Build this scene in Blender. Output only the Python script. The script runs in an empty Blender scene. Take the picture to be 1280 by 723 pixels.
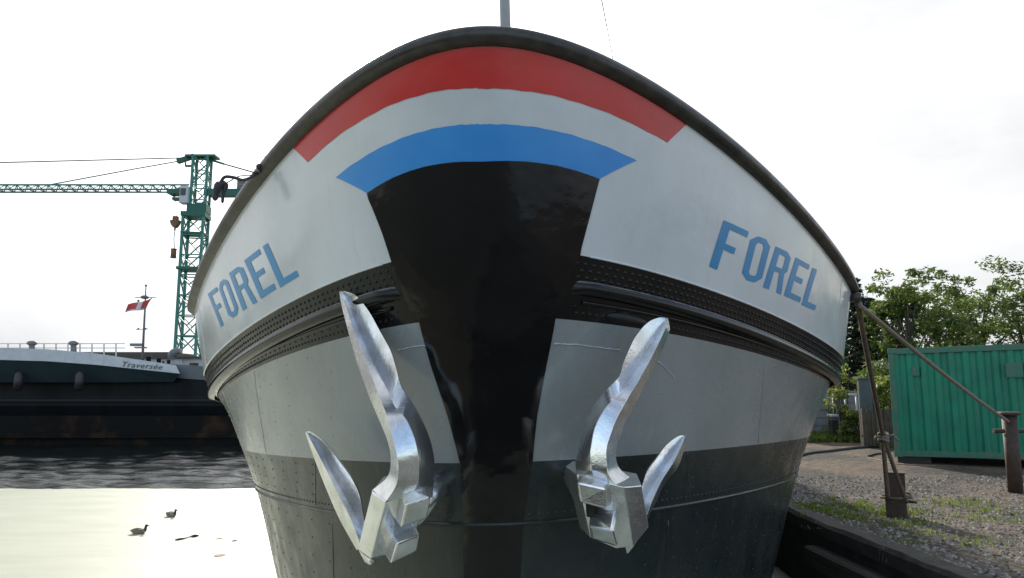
import bpy, math, random
import numpy as np
from mathutils import Vector, Matrix
R = math.radians
random.seed(7); rng = np.random.default_rng(7)
scene = bpy.context.scene
C = scene.collection

# ------------------------------------------------------------------ camera, world, sun, exposure
CAMH, PITCH, FP = 2.75, R(7.5), 900.0
cam = bpy.data.objects.new('camera', bpy.data.cameras.new('camera')); C.objects.link(cam)
cam.location = (0, 0, CAMH); cam.rotation_euler = (R(90) + PITCH, 0, 0)
cam.data.sensor_width = 36; cam.data.lens = 36 * FP / 1280; cam.data.clip_start = .05; cam.data.clip_end = 3000
scene.camera = cam
SUN_EL, SUN_AZ = R(24.5), R(-10.5)          # azimuth clockwise from +Y
sdir = Vector((math.sin(SUN_AZ) * math.cos(SUN_EL), math.cos(SUN_AZ) * math.cos(SUN_EL), math.sin(SUN_EL)))
sun = bpy.data.lights.new('sun', 'SUN'); sun.energy = 3.0; sun.angle = R(2.5); sun.color = (1, .94, .84)
so = bpy.data.objects.new('sun', sun); C.objects.link(so); so.rotation_euler = sdir.to_track_quat('Z', 'Y').to_euler()
world = bpy.data.worlds.new('World'); scene.world = world; world.use_nodes = True
wn, wl = world.node_tree.nodes, world.node_tree.links
bg = wn['Background']; bg.inputs[1].default_value = .15
sky = wn.new('ShaderNodeTexSky'); sky.sky_type = 'NISHITA'; sky.sun_disc = False
sky.sun_elevation = SUN_EL; sky.sun_rotation = SUN_AZ; sky.dust_density = 2.0; sky.air_density = 1.0
tc = wn.new('ShaderNodeTexCoord')
mp = wn.new('ShaderNodeMapping'); mp.inputs['Scale'].default_value = (1, 1, 2.6); wl.new(tc.outputs['Generated'], mp.inputs[0])
cn = wn.new('ShaderNodeTexNoise'); cn.inputs['Scale'].default_value = 1.7; cn.inputs['Detail'].default_value = 7; cn.inputs['Roughness'].default_value = .55
wl.new(mp.outputs[0], cn.inputs['Vector'])
# thin white cloud, closed around the sun side, broken with blue behind the viewer
dt = wn.new('ShaderNodeVectorMath'); dt.operation = 'DOT_PRODUCT'; wl.new(tc.outputs['Generated'], dt.inputs[0]); dt.inputs[1].default_value = sdir
mxx = wn.new('ShaderNodeMath'); mxx.operation = 'MAXIMUM'; mxx.inputs[1].default_value = 0; wl.new(dt.outputs['Value'], mxx.inputs[0])
ma = wn.new('ShaderNodeMath'); ma.operation = 'MULTIPLY_ADD'; ma.inputs[1].default_value = .36; wl.new(mxx.outputs[0], ma.inputs[0]); wl.new(cn.outputs['Fac'], ma.inputs[2])
cr = wn.new('ShaderNodeMapRange'); cr.inputs['From Min'].default_value = .50; cr.inputs['From Max'].default_value = .64; wl.new(ma.outputs[0], cr.inputs['Value'])
cl = wn.new('ShaderNodeMapRange'); cl.inputs['From Min'].default_value = .3; cl.inputs['From Max'].default_value = .75; cl.inputs['To Min'].default_value = 2.1; cl.inputs['To Max'].default_value = 4.2
wl.new(cn.outputs['Fac'], cl.inputs['Value'])
cc = wn.new('ShaderNodeVectorMath'); cc.operation = 'SCALE'; cc.inputs[0].default_value = (.97, .985, 1.0); wl.new(cl.outputs[0], cc.inputs['Scale'])
mx = wn.new('ShaderNodeMix'); mx.data_type = 'RGBA'; wl.new(cr.outputs[0], mx.inputs['Factor']); wl.new(sky.outputs[0], mx.inputs[6]); wl.new(cc.outputs[0], mx.inputs[7])
# bright aureole of the veiled sun
pw = wn.new('ShaderNodeMath'); pw.operation = 'POWER'; pw.inputs[1].default_value = 16; wl.new(mxx.outputs[0], pw.inputs[0])
pw2 = wn.new('ShaderNodeMath'); pw2.operation = 'POWER'; pw2.inputs[1].default_value = 1800; wl.new(mxx.outputs[0], pw2.inputs[0])
p2 = wn.new('ShaderNodeMath'); p2.operation = 'MULTIPLY'; p2.inputs[1].default_value = 60; wl.new(pw2.outputs[0], p2.inputs[0])
p1 = wn.new('ShaderNodeMath'); p1.operation = 'MULTIPLY_ADD'; p1.inputs[1].default_value = 5.5; wl.new(pw.outputs[0], p1.inputs[0]); wl.new(p2.outputs[0], p1.inputs[2])
ad = wn.new('ShaderNodeVectorMath'); ad.operation = 'ADD'; wl.new(mx.outputs[2], ad.inputs[0]); wl.new(p1.outputs[0], ad.inputs[1])
wl.new(ad.outputs[0], bg.inputs[0])
scene.view_settings.view_transform = 'Standard'; scene.view_settings.look = 'None'
scene.view_settings.exposure = 0.98; scene.view_settings.gamma = 1

# ------------------------------------------------------------------ helpers
def at(u, v, Y):
    """world point seen at photo pixel (u, v) at distance Y"""
    a, b = (u - 640) / FP, (361.25 - v) / FP
    dx, dy, dz = a, math.cos(PITCH) - b * math.sin(PITCH), math.sin(PITCH) + b * math.cos(PITCH)
    k = Y / dy
    return Vector((dx * k, Y, CAMH + dz * k))

class MB:
    def __init__(s): s.v = []; s.f = []; s.m = []; s.sm = []
    def face(s, idx, m=0, smooth=False): s.f.append(tuple(idx)); s.m.append(m); s.sm.append(smooth)
    def add(s, pts):
        k = len(s.v); s.v += [tuple(p) for p in pts]; return k
    def hexa(s, a, b, m=0):
        """a: 4 front corners, b: the 4 matching back corners"""
        k = s.add(list(a) + list(b))
        for q in ((0,1,2,3), (7,6,5,4), (0,4,5,1), (1,5,6,2), (2,6,7,3), (3,7,4,0)): s.face([k + i for i in q], m)
    def box(s, c, d, rz=0, m=0, rx=0):
        M = Matrix.Rotation(rz, 3, 'Z') @ Matrix.Rotation(rx, 3, 'X')
        def P(x, y, z): return Vector(c) + M @ Vector((x * d[0] / 2, y * d[1] / 2, z * d[2] / 2))
        s.hexa([P(-1,-1,-1), P(1,-1,-1), P(1,-1,1), P(-1,-1,1)], [P(-1,1,-1), P(1,1,-1), P(1,1,1), P(-1,1,1)], m)
    def beam(s, p, q, w, m=0):
        p, q = Vector(p), Vector(q); d = (q - p).normalized()
        u = d.cross(Vector((0, 0, 1)))
        u = u.normalized() if u.length > .01 else Vector((1, 0, 0))
        t = d.cross(u).normalized(); u = u * w / 2; t = t * w / 2
        s.hexa([p - u - t, p + u - t, p + u + t, p - u + t], [q - u - t, q + u - t, q + u + t, q - u + t], m)
    def loft(s, secs, m=0, smooth=True, caps=True, close=True):
        n = len(secs[0]); k = s.add([p for q in secs for p in q])
        for i in range(len(secs) - 1):
            for j in range(n if close else n - 1):
                a, b = k + i * n + j, k + i * n + (j + 1) % n
                s.face((a, b, b + n, a + n), m, smooth)
        if caps and close:
            s.face([k + j for j in range(n)][::-1], m); s.face([k + (len(secs) - 1) * n + j for j in range(n)], m)
    def tube(s, pts, r, n=8, m=0, smooth=True):
        pts = [Vector(p) for p in pts]; rr = r if isinstance(r, (list, tuple)) else [r] * len(pts)
        secs = []; u = None
        for i, p in enumerate(pts):
            d = (pts[min(i + 1, len(pts) - 1)] - pts[max(i - 1, 0)]).normalized()
            if u is None: u = d.orthogonal().normalized()
            else: u = (u - d * u.dot(d)).normalized()
            w = d.cross(u)
            secs.append([p + (u * math.cos(a) + w * math.sin(a)) * rr[i] for a in [2 * math.pi * j / n for j in range(n)]])
        s.loft(secs, m, smooth)
    def ball(s, c, r, n=10, m=0, sc=(1, 1, 1)):
        secs = []
        for i in range(n // 2 + 1):
            a = math.pi * i / (n // 2); z = math.cos(a); q = max(math.sin(a), .02)
            secs.append([Vector(c) + Vector((q * math.cos(b) * r * sc[0], q * math.sin(b) * r * sc[1], z * r * sc[2])) for b in [2 * math.pi * j / n for j in range(n)]])
        s.loft(secs, m)
    def grid(s, rows, m=0, smooth=True):
        s.loft(rows, m, smooth, caps=False, close=False)
    def build(s, name, mats, parent=None, sharp=None, bevel=0):
        me = bpy.data.meshes.new(name)
        o = Vector(parent_loc(parent))
        me.from_pydata([tuple(Vector(v) - o) for v in s.v], [], s.f)
        for m in (mats if isinstance(mats, (list, tuple)) else [mats]): me.materials.append(m)
        me.polygons.foreach_set('material_index', s.m); me.polygons.foreach_set('use_smooth', s.sm)
        me.validate(); me.update()
        if sharp: 
            me.polygons.foreach_set('use_smooth', [True] * len(me.polygons)); me.set_sharp_from_angle(angle=R(sharp))
        ob = bpy.data.objects.new(name, me); C.objects.link(ob); ob.parent = parent
        if bevel:
            b = ob.modifiers.new('bevel', 'BEVEL'); b.width = bevel; b.segments = 2; b.limit_method = 'ANGLE'; b.angle_limit = R(35)
        return ob
def parent_loc(p):
    o = Vector((0, 0, 0))
    while p: o += p.location; p = p.parent
    return o
def tag(o, label=None, cat=None, group=None, kind=None):
    for k, v in (('label', label), ('category', cat), ('group', group), ('kind', kind)):
        if v: o[k] = v
    return o
def thing(name, loc, label, cat, group=None):
    o = bpy.data.objects.new(name, None); C.objects.link(o); o.location = loc; o.empty_display_size = .2
    return tag(o, label, cat, group)
def catmull(P, k):
    P = [Vector(p) for p in P]; out = []
    for i in range(len(P) - 1):
        p0, p1, p2, p3 = P[max(i-1, 0)], P[i], P[i+1], P[min(i+2, len(P)-1)]
        for j in range(k):
            t = j / k
            out.append(.5 * ((2*p1) + (p2-p0)*t + (2*p0-5*p1+4*p2-p3)*t*t + (3*p1-p0-3*p2+p3)*t**3))
    return out + [P[-1]]

# ------------------------------------------------------------------ materials
def mat(name, col, rough=.5, metal=0, col2=None, nscale=6, ndet=5, nlo=.35, nhi=.65, bump=0, bscale=30, bump2=0, bscale2=2, coat=0, stretch=None, spec=.5, rvar=0, streak=None):
    m = bpy.data.materials.new(name); m.use_nodes = True; n, l = m.node_tree.nodes, m.node_tree.links
    b = n['Principled BSDF']; b.inputs['Base Color'].default_value = (*col, 1); b.inputs['Roughness'].default_value = rough; b.inputs['Metallic'].default_value = metal
    b.inputs['Specular IOR Level'].default_value = spec
    b.inputs['Coat Weight'].default_value = coat; b.inputs['Coat Roughness'].default_value = .08
    t = n.new('ShaderNodeTexCoord'); src = t.outputs['Object']
    if stretch:
        mpn = n.new('ShaderNodeMapping'); mpn.inputs['Scale'].default_value = stretch; l.new(src, mpn.inputs[0]); src = mpn.outputs[0]
    def noise(sc, det=5, v=None, rg=.55):
        q = n.new('ShaderNodeTexNoise'); q.inputs['Scale'].default_value = sc; q.inputs['Detail'].default_value = det; q.inputs['Roughness'].default_value = rg
        l.new(v or src, q.inputs['Vector']); return q.outputs['Fac']
    def ramp(f, lo, hi, a=0, c=1):
        q = n.new('ShaderNodeMapRange'); q.inputs['From Min'].default_value = lo; q.inputs['From Max'].default_value = hi
        q.inputs['To Min'].default_value = a; q.inputs['To Max'].default_value = c; l.new(f, q.inputs['Value']); return q.outputs[0]
    colout = None
    if col2:
        q = n.new('ShaderNodeMix'); q.data_type = 'RGBA'; l.new(ramp(noise(nscale, ndet), nlo, nhi), q.inputs['Factor'])
        q.inputs[6].default_value = (*col, 1); q.inputs[7].default_value = (*col2, 1); colout = q.outputs[2]
    if streak:   # (colour, amount): vertical run-off streaks
        mpn = n.new('ShaderNodeMapping'); mpn.inputs['Scale'].default_value = (9, 9, .7); l.new(t.outputs['Object'], mpn.inputs[0])
        f = ramp(noise(1.6, 6, mpn.outputs[0], .6), .56, .80, 0, streak[1])
        q = n.new('ShaderNodeMix'); q.data_type = 'RGBA'; l.new(f, q.inputs['Factor'])
        if colout: l.new(colout, q.inputs[6])
        else: q.inputs[6].default_value = (*col, 1)
        q.inputs[7].default_value = (*streak[0], 1); colout = q.outputs[2]
    if colout: l.new(colout, b.inputs['Base Color'])
    if rvar: l.new(ramp(noise(3.5, 6), .3, .7, max(rough - rvar, .02), rough + rvar), b.inputs['Roughness'])
    h = None
    for amt, sc in ((bump, bscale), (bump2, bscale2)):
        if amt:
            q = n.new('ShaderNodeBump'); q.inputs['Strength'].default_value = 1; q.inputs['Distance'].default_value = amt
            l.new(noise(sc, 3), q.inputs['Height'])
            if h: l.new(h, q.inputs['Normal'])
            h = q.outputs[0]
    if h: l.new(h, b.inputs['Normal'])
    return m
M = {}
M['white'] = mat('white_gloss_paint', (.72, .735, .73), .2, col2=(.63, .65, .64), nscale=1.3, bump=.0006, bscale=26, bump2=.010, bscale2=1.6, coat=.3, rvar=.08, streak=((.52, .50, .44), .3))
M['grey'] = mat('grey_gloss_paint', (.30, .315, .305), .26, col2=(.25, .265, .255), nscale=1.5, bump=.0010, bscale=22, bump2=.010, bscale2=1.8, coat=.25, rvar=.08, streak=((.22, .23, .21), .4))
M['black'] = mat('black_gloss_paint', (.009, .009, .009), .16, col2=(.014, .0135, .013), nscale=3, bump=.0008, bscale=30, bump2=.005, bscale2=2.2, rvar=.06, streak=((.03, .028, .024), .3), spec=.3)
M['stem'] = mat('black_stem_paint', (.006, .006, .0065), .10, col2=(.010, .0095, .0095), nscale=2.5, bump=.0008, bscale=14, bump2=.012, bscale2=1.9, rvar=.06)
M['bottom'] = mat('black_green_bottom_paint', (.030, .036, .032), .30, col2=(.018, .026, .026), nscale=2.2, bump=.0015, bscale=20, bump2=.012, bscale2=1.7, rvar=.1, streak=((.075, .08, .06), .55))
M['red'] = mat('red_paint', (.66, .022, .020), .26, col2=(.58, .02, .02), nscale=3, bump=.0006, bscale=26, bump2=.010, bscale2=1.6, coat=.2)
M['blue'] = mat('blue_paint', (.045, .29, .72), .26, col2=(.05, .32, .74), nscale=3, bump=.0006, bscale=26, bump2=.010, bscale2=1.6, coat=.2)
M['letter'] = mat('blue_letter_paint', (.02, .245, .50), .3, col2=(.03, .27, .52), nscale=5, bump=.0005, bscale=30)
M['rail'] = mat('black_rail_paint', (.030, .028, .025), .38, col2=(.065, .058, .045), nscale=9, bump=.003, bscale=25, rvar=.12)
M['bead'] = mat('sky_glint_paint', (.16, .165, .17), .25, col2=(.05, .05, .05), nscale=14, bump=.002, bscale=40)  # lighter grey paints in the sky reflected along the strake's top edge
M['weld'] = mat('pale_scuff', (.50, .51, .50), .5, bump=.002, bscale=60)
M['silver'] = mat('silver_anchor_paint', (.90, .91, .92), .23, .93, col2=(.70, .70, .68), nscale=7, bump=.0016, bscale=30, bump2=.0009, bscale2=85, rvar=.10, streak=((.42, .40, .36), .3))
M['near_black'] = mat('near_black_fill', (.004, .004, .004), .5)
M['deck'] = mat('green_deck_paint', (.05, .09, .06), .6, bump=.002)
M['mast'] = mat('grey_mast_paint', (.34, .34, .34), .4, col2=(.28, .28, .28))
M['steel'] = mat('dark_steel', (.05, .05, .05), .4, .4)
M['hose'] = mat('dark_purple_rubber', (.045, .035, .042), .5, bump=.002)
M['rope'] = mat('worn_mooring_rope', (.17, .12, .075), .85, col2=(.07, .05, .035), nscale=40, bump=.006, bscale=70)
M['rope2'] = mat('grey_mooring_rope', (.30, .25, .20), .85, col2=(.16, .13, .10), nscale=40, bump=.006, bscale=70)
M['rust'] = mat('rusty_steel', (.035, .026, .02), .7, col2=(.075, .045, .028), nscale=9, bump=.004, bscale=40, streak=((.03, .022, .016), .7))
M['cont'] = mat('green_container_paint', (.004, .24, .13), .42, col2=(.008, .17, .10), nscale=2, streak=((.12, .20, .13), .8), bump=.0015, bscale=18)
M['contd'] = mat('weathered_green_frame', (.02, .18, .12), .55, col2=(.10, .16, .10), nscale=7, bump=.002)
M['crane'] = mat('green_crane_paint', (.045, .27, .21), .5, col2=(.05, .21, .165), nscale=1)
M['craned'] = mat('dark_green_crane_paint', (.02, .14, .095), .5)
M['crane_white'] = mat('pale_cab_paint', (.62, .64, .62), .4)
M['brown'] = mat('rusty_orange_paint', (.34, .16, .07), .7, col2=(.2, .1, .05), nscale=5)
M['cable'] = mat('dark_cable', (.12, .16, .15), .6)
M['shipb'] = mat('ship_black_hull', (.006, .007, .008), .6, col2=(.012, .014, .016), nscale=1.2, stretch=(1, 1, .3), spec=.25)
M['shipt'] = mat('ship_dark_teal', (.022, .038, .042), .6, col2=(.03, .05, .053), nscale=1, spec=.3)
M['shipk'] = mat('ship_strake_paint', (.014, .017, .02), .5, spec=.3)
M['shipg'] = mat('ship_grey', (.16, .17, .18), .45)
M['shipw'] = mat('ship_white', (.66, .67, .68), .45, col2=(.58, .58, .57), nscale=3)
M['shipr'] = mat('ship_rust_bottom', (.008, .007, .006), .8, col2=(.07, .035, .015), nscale=.9, nlo=.52, nhi=.8, spec=.2)
M['brownroof'] = mat('brown_roof', (.10, .085, .065), .7)
M['glass'] = mat('dark_window_glass', (.06, .05, .045), .08)
M['name'] = mat('black_lettering', (.10, .10, .11), .5)
M['flagr'] = mat('red_flag_cloth', (.62, .08, .08), .8); M['flagw'] = mat('white_flag_cloth', (.75, .72, .72), .8)
M['dark'] = mat('dark_wood', (.028, .024, .020), .8, col2=(.055, .048, .038), nscale=5, bump=.01, bscale=12, stretch=(1, .3, 4))
M['quay'] = mat('old_quay_concrete', (.035, .032, .027), .9, col2=(.065, .058, .048), nscale=4, bump=.012, bscale=9, streak=((.03, .03, .025), .7))
M['boards'] = mat('rusty_brown_boards', (.10, .065, .05), .8, col2=(.16, .10, .075), nscale=4, bump=.005, bscale=20, streak=((.04, .03, .025), .8))
M['gatew'] = mat('grey_painted_panel', (.10, .10, .105), .75, col2=(.13, .13, .135), nscale=4, streak=((.07, .07, .07), .5))
M['block'] = mat('grey_block_wall', (.20, .20, .20), .8, col2=(.26, .26, .26), nscale=3)
M['brick'] = mat('pink_red_render', (.42, .13, .11), .8, col2=(.34, .11, .09), nscale=3)
M['bark'] = mat('bark', (.07, .055, .04), .9, col2=(.12, .10, .075), nscale=8, bump=.01, bscale=14)
M['green_roof'] = mat('pale_sheet_roof', (.62, .64, .66), .5)
def leafmat(name, a, b, rough=.5, trans=.25):
    m = bpy.data.materials.new(name); m.use_nodes = True; n, l = m.node_tree.nodes, m.node_tree.links
    p = n['Principled BSDF']; p.inputs['Roughness'].default_value = rough
    g = n.new('ShaderNodeNewGeometry'); q = n.new('ShaderNodeMix'); q.data_type = 'RGBA'
    l.new(g.outputs['Random Per Island'], q.inputs['Factor']); q.inputs[6].default_value = (*a, 1); q.inputs[7].default_value = (*b, 1)
    l.new(q.outputs[2], p.inputs['Base Color'])
    t = n.new('ShaderNodeBsdfTranslucent'); l.new(q.outputs[2], t.inputs[0]); mxs = n.new('ShaderNodeMixShader'); mxs.inputs[0].default_value = trans
    l.new(p.outputs[0], mxs.inputs[1]); l.new(t.outputs[0], mxs.inputs[2]); l.new(mxs.outputs[0], n['Material Output'].inputs[0])
    return m
M['leaf'] = leafmat('broad_leaves', (.05, .10, .018), (.20, .25, .055), trans=.45); M['leafd'] = leafmat('conifer_needles', (.010, .026, .014), (.030, .055, .024), trans=.1)
M['leafy'] = leafmat('yellow_green_leaves', (.14, .19, .035), (.32, .36, .09), trans=.5); M['grass'] = leafmat('grass_blades', (.09, .15, .025), (.24, .29, .06), trans=.5)

# ------------------------------------------------------------------ ground, water
def water_material():
    m = bpy.data.materials.new('canal_water'); m.use_nodes = True; n, l = m.node_tree.nodes, m.node_tree.links
    b = n['Principled BSDF']; b.inputs['Base Color'].default_value = (.012, .016, .014, 1); b.inputs['Roughness'].default_value = .07; b.inputs['IOR'].default_value = 1.333
    t = n.new('ShaderNodeTexCoord'); prev = None
    for sc, st, amt in ((7, (.5, 1.4, 1), .02), (16, (.5, 1.4, 1), .008)):
        mp_ = n.new('ShaderNodeMapping'); mp_.inputs['Scale'].default_value = st; l.new(t.outputs['Object'], mp_.inputs[0])
        q = n.new('ShaderNodeTexNoise'); q.inputs['Scale'].default_value = sc; q.inputs['Detail'].default_value = 3; l.new(mp_.outputs[0], q.inputs['Vector'])
        u = n.new('ShaderNodeBump'); u.inputs['Distance'].default_value = amt; u.inputs['Strength'].default_value = 1; l.new(q.outputs['Fac'], u.inputs['Height'])
        if prev: l.new(prev, u.inputs['Normal'])
        prev = u.outputs[0]
    l.new(prev, b.inputs['Normal']); return m
def sheet(name, pts, z, m, kind='structure', cat=None, label=None):
    b = MB(); k = b.add([(x, y, z) for x, y in pts]); b.face(range(k, k + len(pts)))
    o = b.build(name, m); tag(o, label, cat, kind=kind); return o
gx, gy = np.arange(-64, 5.2, .085), np.arange(19.0, 33.6, .085)
X_, Y_ = np.meshgrid(gx, gy); Z_ = np.zeros_like(X_)
for _ in range(46):
    wl_ = rng.uniform(.28, 1.5) ** 1.0; k_ = 2 * math.pi / wl_; an = rng.normal(math.pi / 2, .62); Z_ += (.050 / k_) * (1.3 if wl_ < .7 else 1) * np.sin(k_ * (X_ * math.cos(an) * .8 + Y_ * math.sin(an)) + rng.uniform(0, 6.28) + .6 * np.sin(X_ * rng.uniform(.2, .5) + Y_ * .3))
gust = .65 + .35 * np.sin(X_ * .35 + 1.1 * np.sin(Y_ * .4)) * np.sin(Y_ * .8 + .2 * X_)
Z_ = Z_ * gust
b = MB(); k = b.add([(-900, -300, -.12), (900, -300, -.12), (900, 1500, -.12), (-900, 1500, -.12)]); b.face((k, k+1, k+2, k+3))
ny_, nx_ = X_.shape; k = len(b.v); b.v += [tuple(p) for p in np.stack([X_, Y_, Z_], -1).reshape(-1, 3)]
idx = (np.arange(ny_ - 1)[:, None] * nx_ + np.arange(nx_ - 1)[None, :]).ravel() + k
b.f += [(int(i), int(i) + 1, int(i) + nx_ + 1, int(i) + nx_) for i in idx]; b.m += [0] * len(idx); b.sm += [True] * len(idx)
wo = b.build('water', water_material()); tag(wo, kind='structure')
# duckweed carpet with a slightly ragged outer edge
M['weed'] = mat('duckweed', (.46, .475, .36), .42, col2=(.36, .38, .27), nscale=1.2, stretch=(.35, 1.6, 1), bump=.006, bscale=70, nlo=.3, nhi=.7, spec=.6)
b = MB(); xs = np.linspace(-34, 3.95, 260)
edge = [19.25 + .05 * math.sin(x * 1.7) + random.uniform(-.04, .04) for x in xs]
k = b.add([(x, e, .045) for x, e in zip(xs, edge)] + [(x, .6, .045) for x in xs])
for i in range(len(xs) - 1): b.face((k + i, k + i + 260, k + i + 261, k + i + 1))
tag(b.build('duckweed', M['weed']), kind='stuff')

# quay on the right: edge line runs beside the boat
QZ = 1.0
EDGE = [(4.75, -6), (4.40, 3.6), (4.06, 7.35), (3.90, 10.0), (4.02, 12.5), (4.75, 22), (7.0, 60), (9, 120)]
def ground_material():
    m = mat('gravel_ground', (.17, .145, .12), .95, bump=.06, bscale=5, bump2=.02, bscale2=30, spec=.2)
    n, l = m.node_tree.nodes, m.node_tree.links; b = n['Principled BSDF']; t = n.new('ShaderNodeTexCoord')
    def nz(sc, det=6):
        q = n.new('ShaderNodeTexNoise'); q.inputs['Scale'].default_value = sc; q.inputs['Detail'].default_value = det; q.inputs['Roughness'].default_value = .65; l.new(t.outputs['Object'], q.inputs['Vector']); return q.outputs['Fac']
    def mixc(f, a, c, lo, hi):
        r_ = n.new('ShaderNodeMapRange'); r_.inputs['From Min'].default_value = lo; r_.inputs['From Max'].default_value = hi; l.new(f, r_.inputs['Value'])
        q = n.new('ShaderNodeMix'); q.data_type = 'RGBA'; l.new(r_.outputs[0], q.inputs['Factor'])
        if isinstance(a, tuple): q.inputs[6].default_value = (*a, 1)
        else: l.new(a, q.inputs[6])
        q.inputs[7].default_value = (*c, 1); return q.outputs[2]
    c1 = mixc(nz(.55), (.14, .105, .075), (.066, .058, .05), .44, .56)
    c2 = mixc(nz(9, 6), c1, (.27, .25, .22), .56, .70)
    c3 = mixc(nz(6, 6), c2, (.028, .024, .02), .55, .66)
    l.new(c3, b.inputs['Base Color']); return m
sheet('quay_ground', EDGE + [(900, 1400), (900, -6)], QZ, ground_material())
sheet('front_quay_ground', [(-60, -60), (4.40, -60), (4.40, .5), (-60, .5)], QZ, M['quay'])
sheet('far_bank_ground', [(-800, 62), (6.9, 62), (9, 120), (900, 1450), (-800, 1450)], 1.2, mat('far_bank_soil', (.10, .10, .07), .9))
def wall_strip(b, line, z0, z1, th, m=0):
    for (x0, y0), (x1, y1) in zip(line, line[1:]):
        b.hexa([(x0, y0, z0), (x1, y1, z0), (x1, y1, z1), (x0, y0, z1)], [(x0 + th, y0, z0), (x1 + th, y1, z0), (x1 + th, y1, z1), (x0 + th, y0, z1)], m)
def resample(line, step):
    out = [line[0]]
    for (x0, y0), (x1, y1) in zip(line, line[1:]):
        n_ = max(1, int(math.hypot(x1 - x0, y1 - y0) / step))
        out += [(x0 + (x1 - x0) * i / n_, y0 + (y1 - y0) * i / n_) for i in range(1, n_ + 1)]
    return out
qw = thing('quay_wall', (4.0, 10, 0), 'dark old quay wall beside the right side of the barge hull', 'wall')
b = MB(); wall_strip(b, [(x - .0, y) for x, y in EDGE[:6]], -1.2, QZ - .165, .3); b.build('wall_face', M['quay'], qw)
b = MB(); line = resample(EDGE[:6], .35); secs = []
for x, y in line:
    j = random.uniform(-.012, .012); t = random.uniform(-.012, .012)
    secs.append([Vector(p) for p in ((x - .05 + j, y, QZ - .16), (x - .055 + j, y, QZ - .02), (x - .02 + j, y, QZ + .022 + t), (x + .22, y, QZ + .018), (x + .26, y, QZ - .16))])
b.loft(secs, smooth=False); b.build('coping', M['quay'], qw)
b = MB(); l2 = [p for p in resample([(4.28, 4.5), (4.06, 7.35), (3.93, 9.45)], .4)]; secs = []
for x, y in l2:
    j = random.uniform(-.008, .008); secs.append([Vector(p) for p in ((x - .22 + j, y, .50), (x - .23 + j, y, .70), (x - .20 + j, y, .725), (x - .002, y, .72), (x - .002, y, .50))])
b.loft(secs, smooth=False); b.build('timber_fender', M['dark'], qw)
fq = MB(); fq.box((-27.8, .35, 0), (64.4, .3, 1.98)); tag(fq.build('front_quay_wall', M['quay']), 'concrete quay wall under the viewpoint', 'wall')

# ------------------------------------------------------------------ the barge in front
BX, PSI, W, HEEL = -0.1842, 0.0612, 3.3891, 0.0246
LV = [
  (3.752, 3.840, 1.488, 1.839, 4.709, -1.392, 0.033, -0.006, .70),   # rail
  (3.849, 3.917, 1.517, 1.853, 4.640, -1.248, 0.045, -0.001, .70),   # under the rail
  (4.138, 3.842, 1.483, 1.780, 3.540, -0.754, 0.063, 0.004, .60),    # foot of the white bulwark
  (4.184, 3.991, 1.461, 1.752, 3.374, -0.743, 0.047, 0.012, .55),    # rubbing strake
  (4.254, 4.106, 1.417, 1.698, 3.145, -0.542, 0.019, 0.017, .50),    # foot of the black band
  (4.461, 4.564, 1.359, 1.632, 2.275, -0.173, -0.020, 0.016, .32),   # foot of the grey band
  (4.534, 5.071, 1.316, 1.591, 1.895, -0.222, -0.045, 0.017, .28),   # plate lap
  (4.656, 5.695, 1.298, 1.582, 0.999, -0.100, -0.021, 0.021, .20),
  (4.778, 6.443, 1.296, 1.594, 0.007, 0.003, 0.001, 0.028, .15),     # waterline
  (4.95, 7.1, 1.30, 1.6, -1.1, 0, 0, 0.03, .15)]
def lv_local(lv, s):
    D, L, p, q, z0, z1, z2, dW, rr = lv; a = abs(s); sg = 1 if s >= 0 else -1; th = min(a, 1) * math.pi / 2
    w = (W + dW) * math.sin(th) ** p; e = 2 / p; wc = max(w, 1e-4)
    y = L * (1 - max(math.cos(th), 0) ** q) * ((wc * wc + rr * rr) ** (e / 2) - rr ** e) / wc ** e + max(a - 1, 0)
    t = y / 4.
    if t > 1: t = 1 + .15 * (1 - math.exp(-(t - 1) / .15))
    return np.array([sg * w, y + D, z0 + z1 * t + z2 * t * t])
def S_local(s, v):
    k = int(min(max(math.floor(v), 0), len(LV) - 2)); f = v - k
    p1, p2 = lv_local(LV[k], s), lv_local(LV[k + 1], s)
    if k <= 1: return p1 + (p2 - p1) * f
    p0 = lv_local(LV[k - 1], s) if k > 2 else 2 * p1 - p2
    p3 = lv_local(LV[k + 2], s) if k < len(LV) - 2 else 2 * p2 - p1
    n = np.linalg.norm; d1, d2, d3 = n(p1 - p0) + 1e-6, n(p2 - p1) + 1e-6, n(p3 - p2) + 1e-6
    m1 = ((p1 - p0) / d1 * d2 + (p2 - p1) / d2 * d1) / (d1 + d2) * d2
    m2 = ((p2 - p1) / d2 * d3 + (p3 - p2) / d3 * d2) / (d2 + d3) * d2
    f2, f3 = f * f, f ** 3
    return (2*f3 - 3*f2 + 1) * p1 + (f3 - 2*f2 + f) * m1 + (3*f2 - 2*f3) * p2 + (f3 - f2) * m2
def toworld(q):
    c, s_ = math.cos(PSI), math.sin(PSI); xl, yl = q[0], q[1] - 4
    return Vector((BX + xl * c + yl * s_, 4 - xl * s_ + yl * c, q[2] + HEEL * xl))
def S(s, v, off=0.0):
    p = toworld(S_local(s, v))
    if off:
        e = .004
        a = toworld(S_local(s + e, v)) - toworld(S_local(s - e, v))
        k = math.floor(min(v, len(LV) - 1.001)); v0 = max(v - e, k + 0.0); v1 = min(v + e, k + 1.0)
        if v1 - v0 < e: v0, v1 = v - e, v + e
        c = toworld(S_local(s, v1)) - toworld(S_local(s, v0))
        n = c.cross(a)
        n.normalize(); p = p + n * off
    return p
nn = (S(.4, 2.5, .1) - S(.4, 2.5)); OUT = 1 if nn.x > 0 else -1
def SO(s, v, off): return S(s, v, off * OUT)
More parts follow.
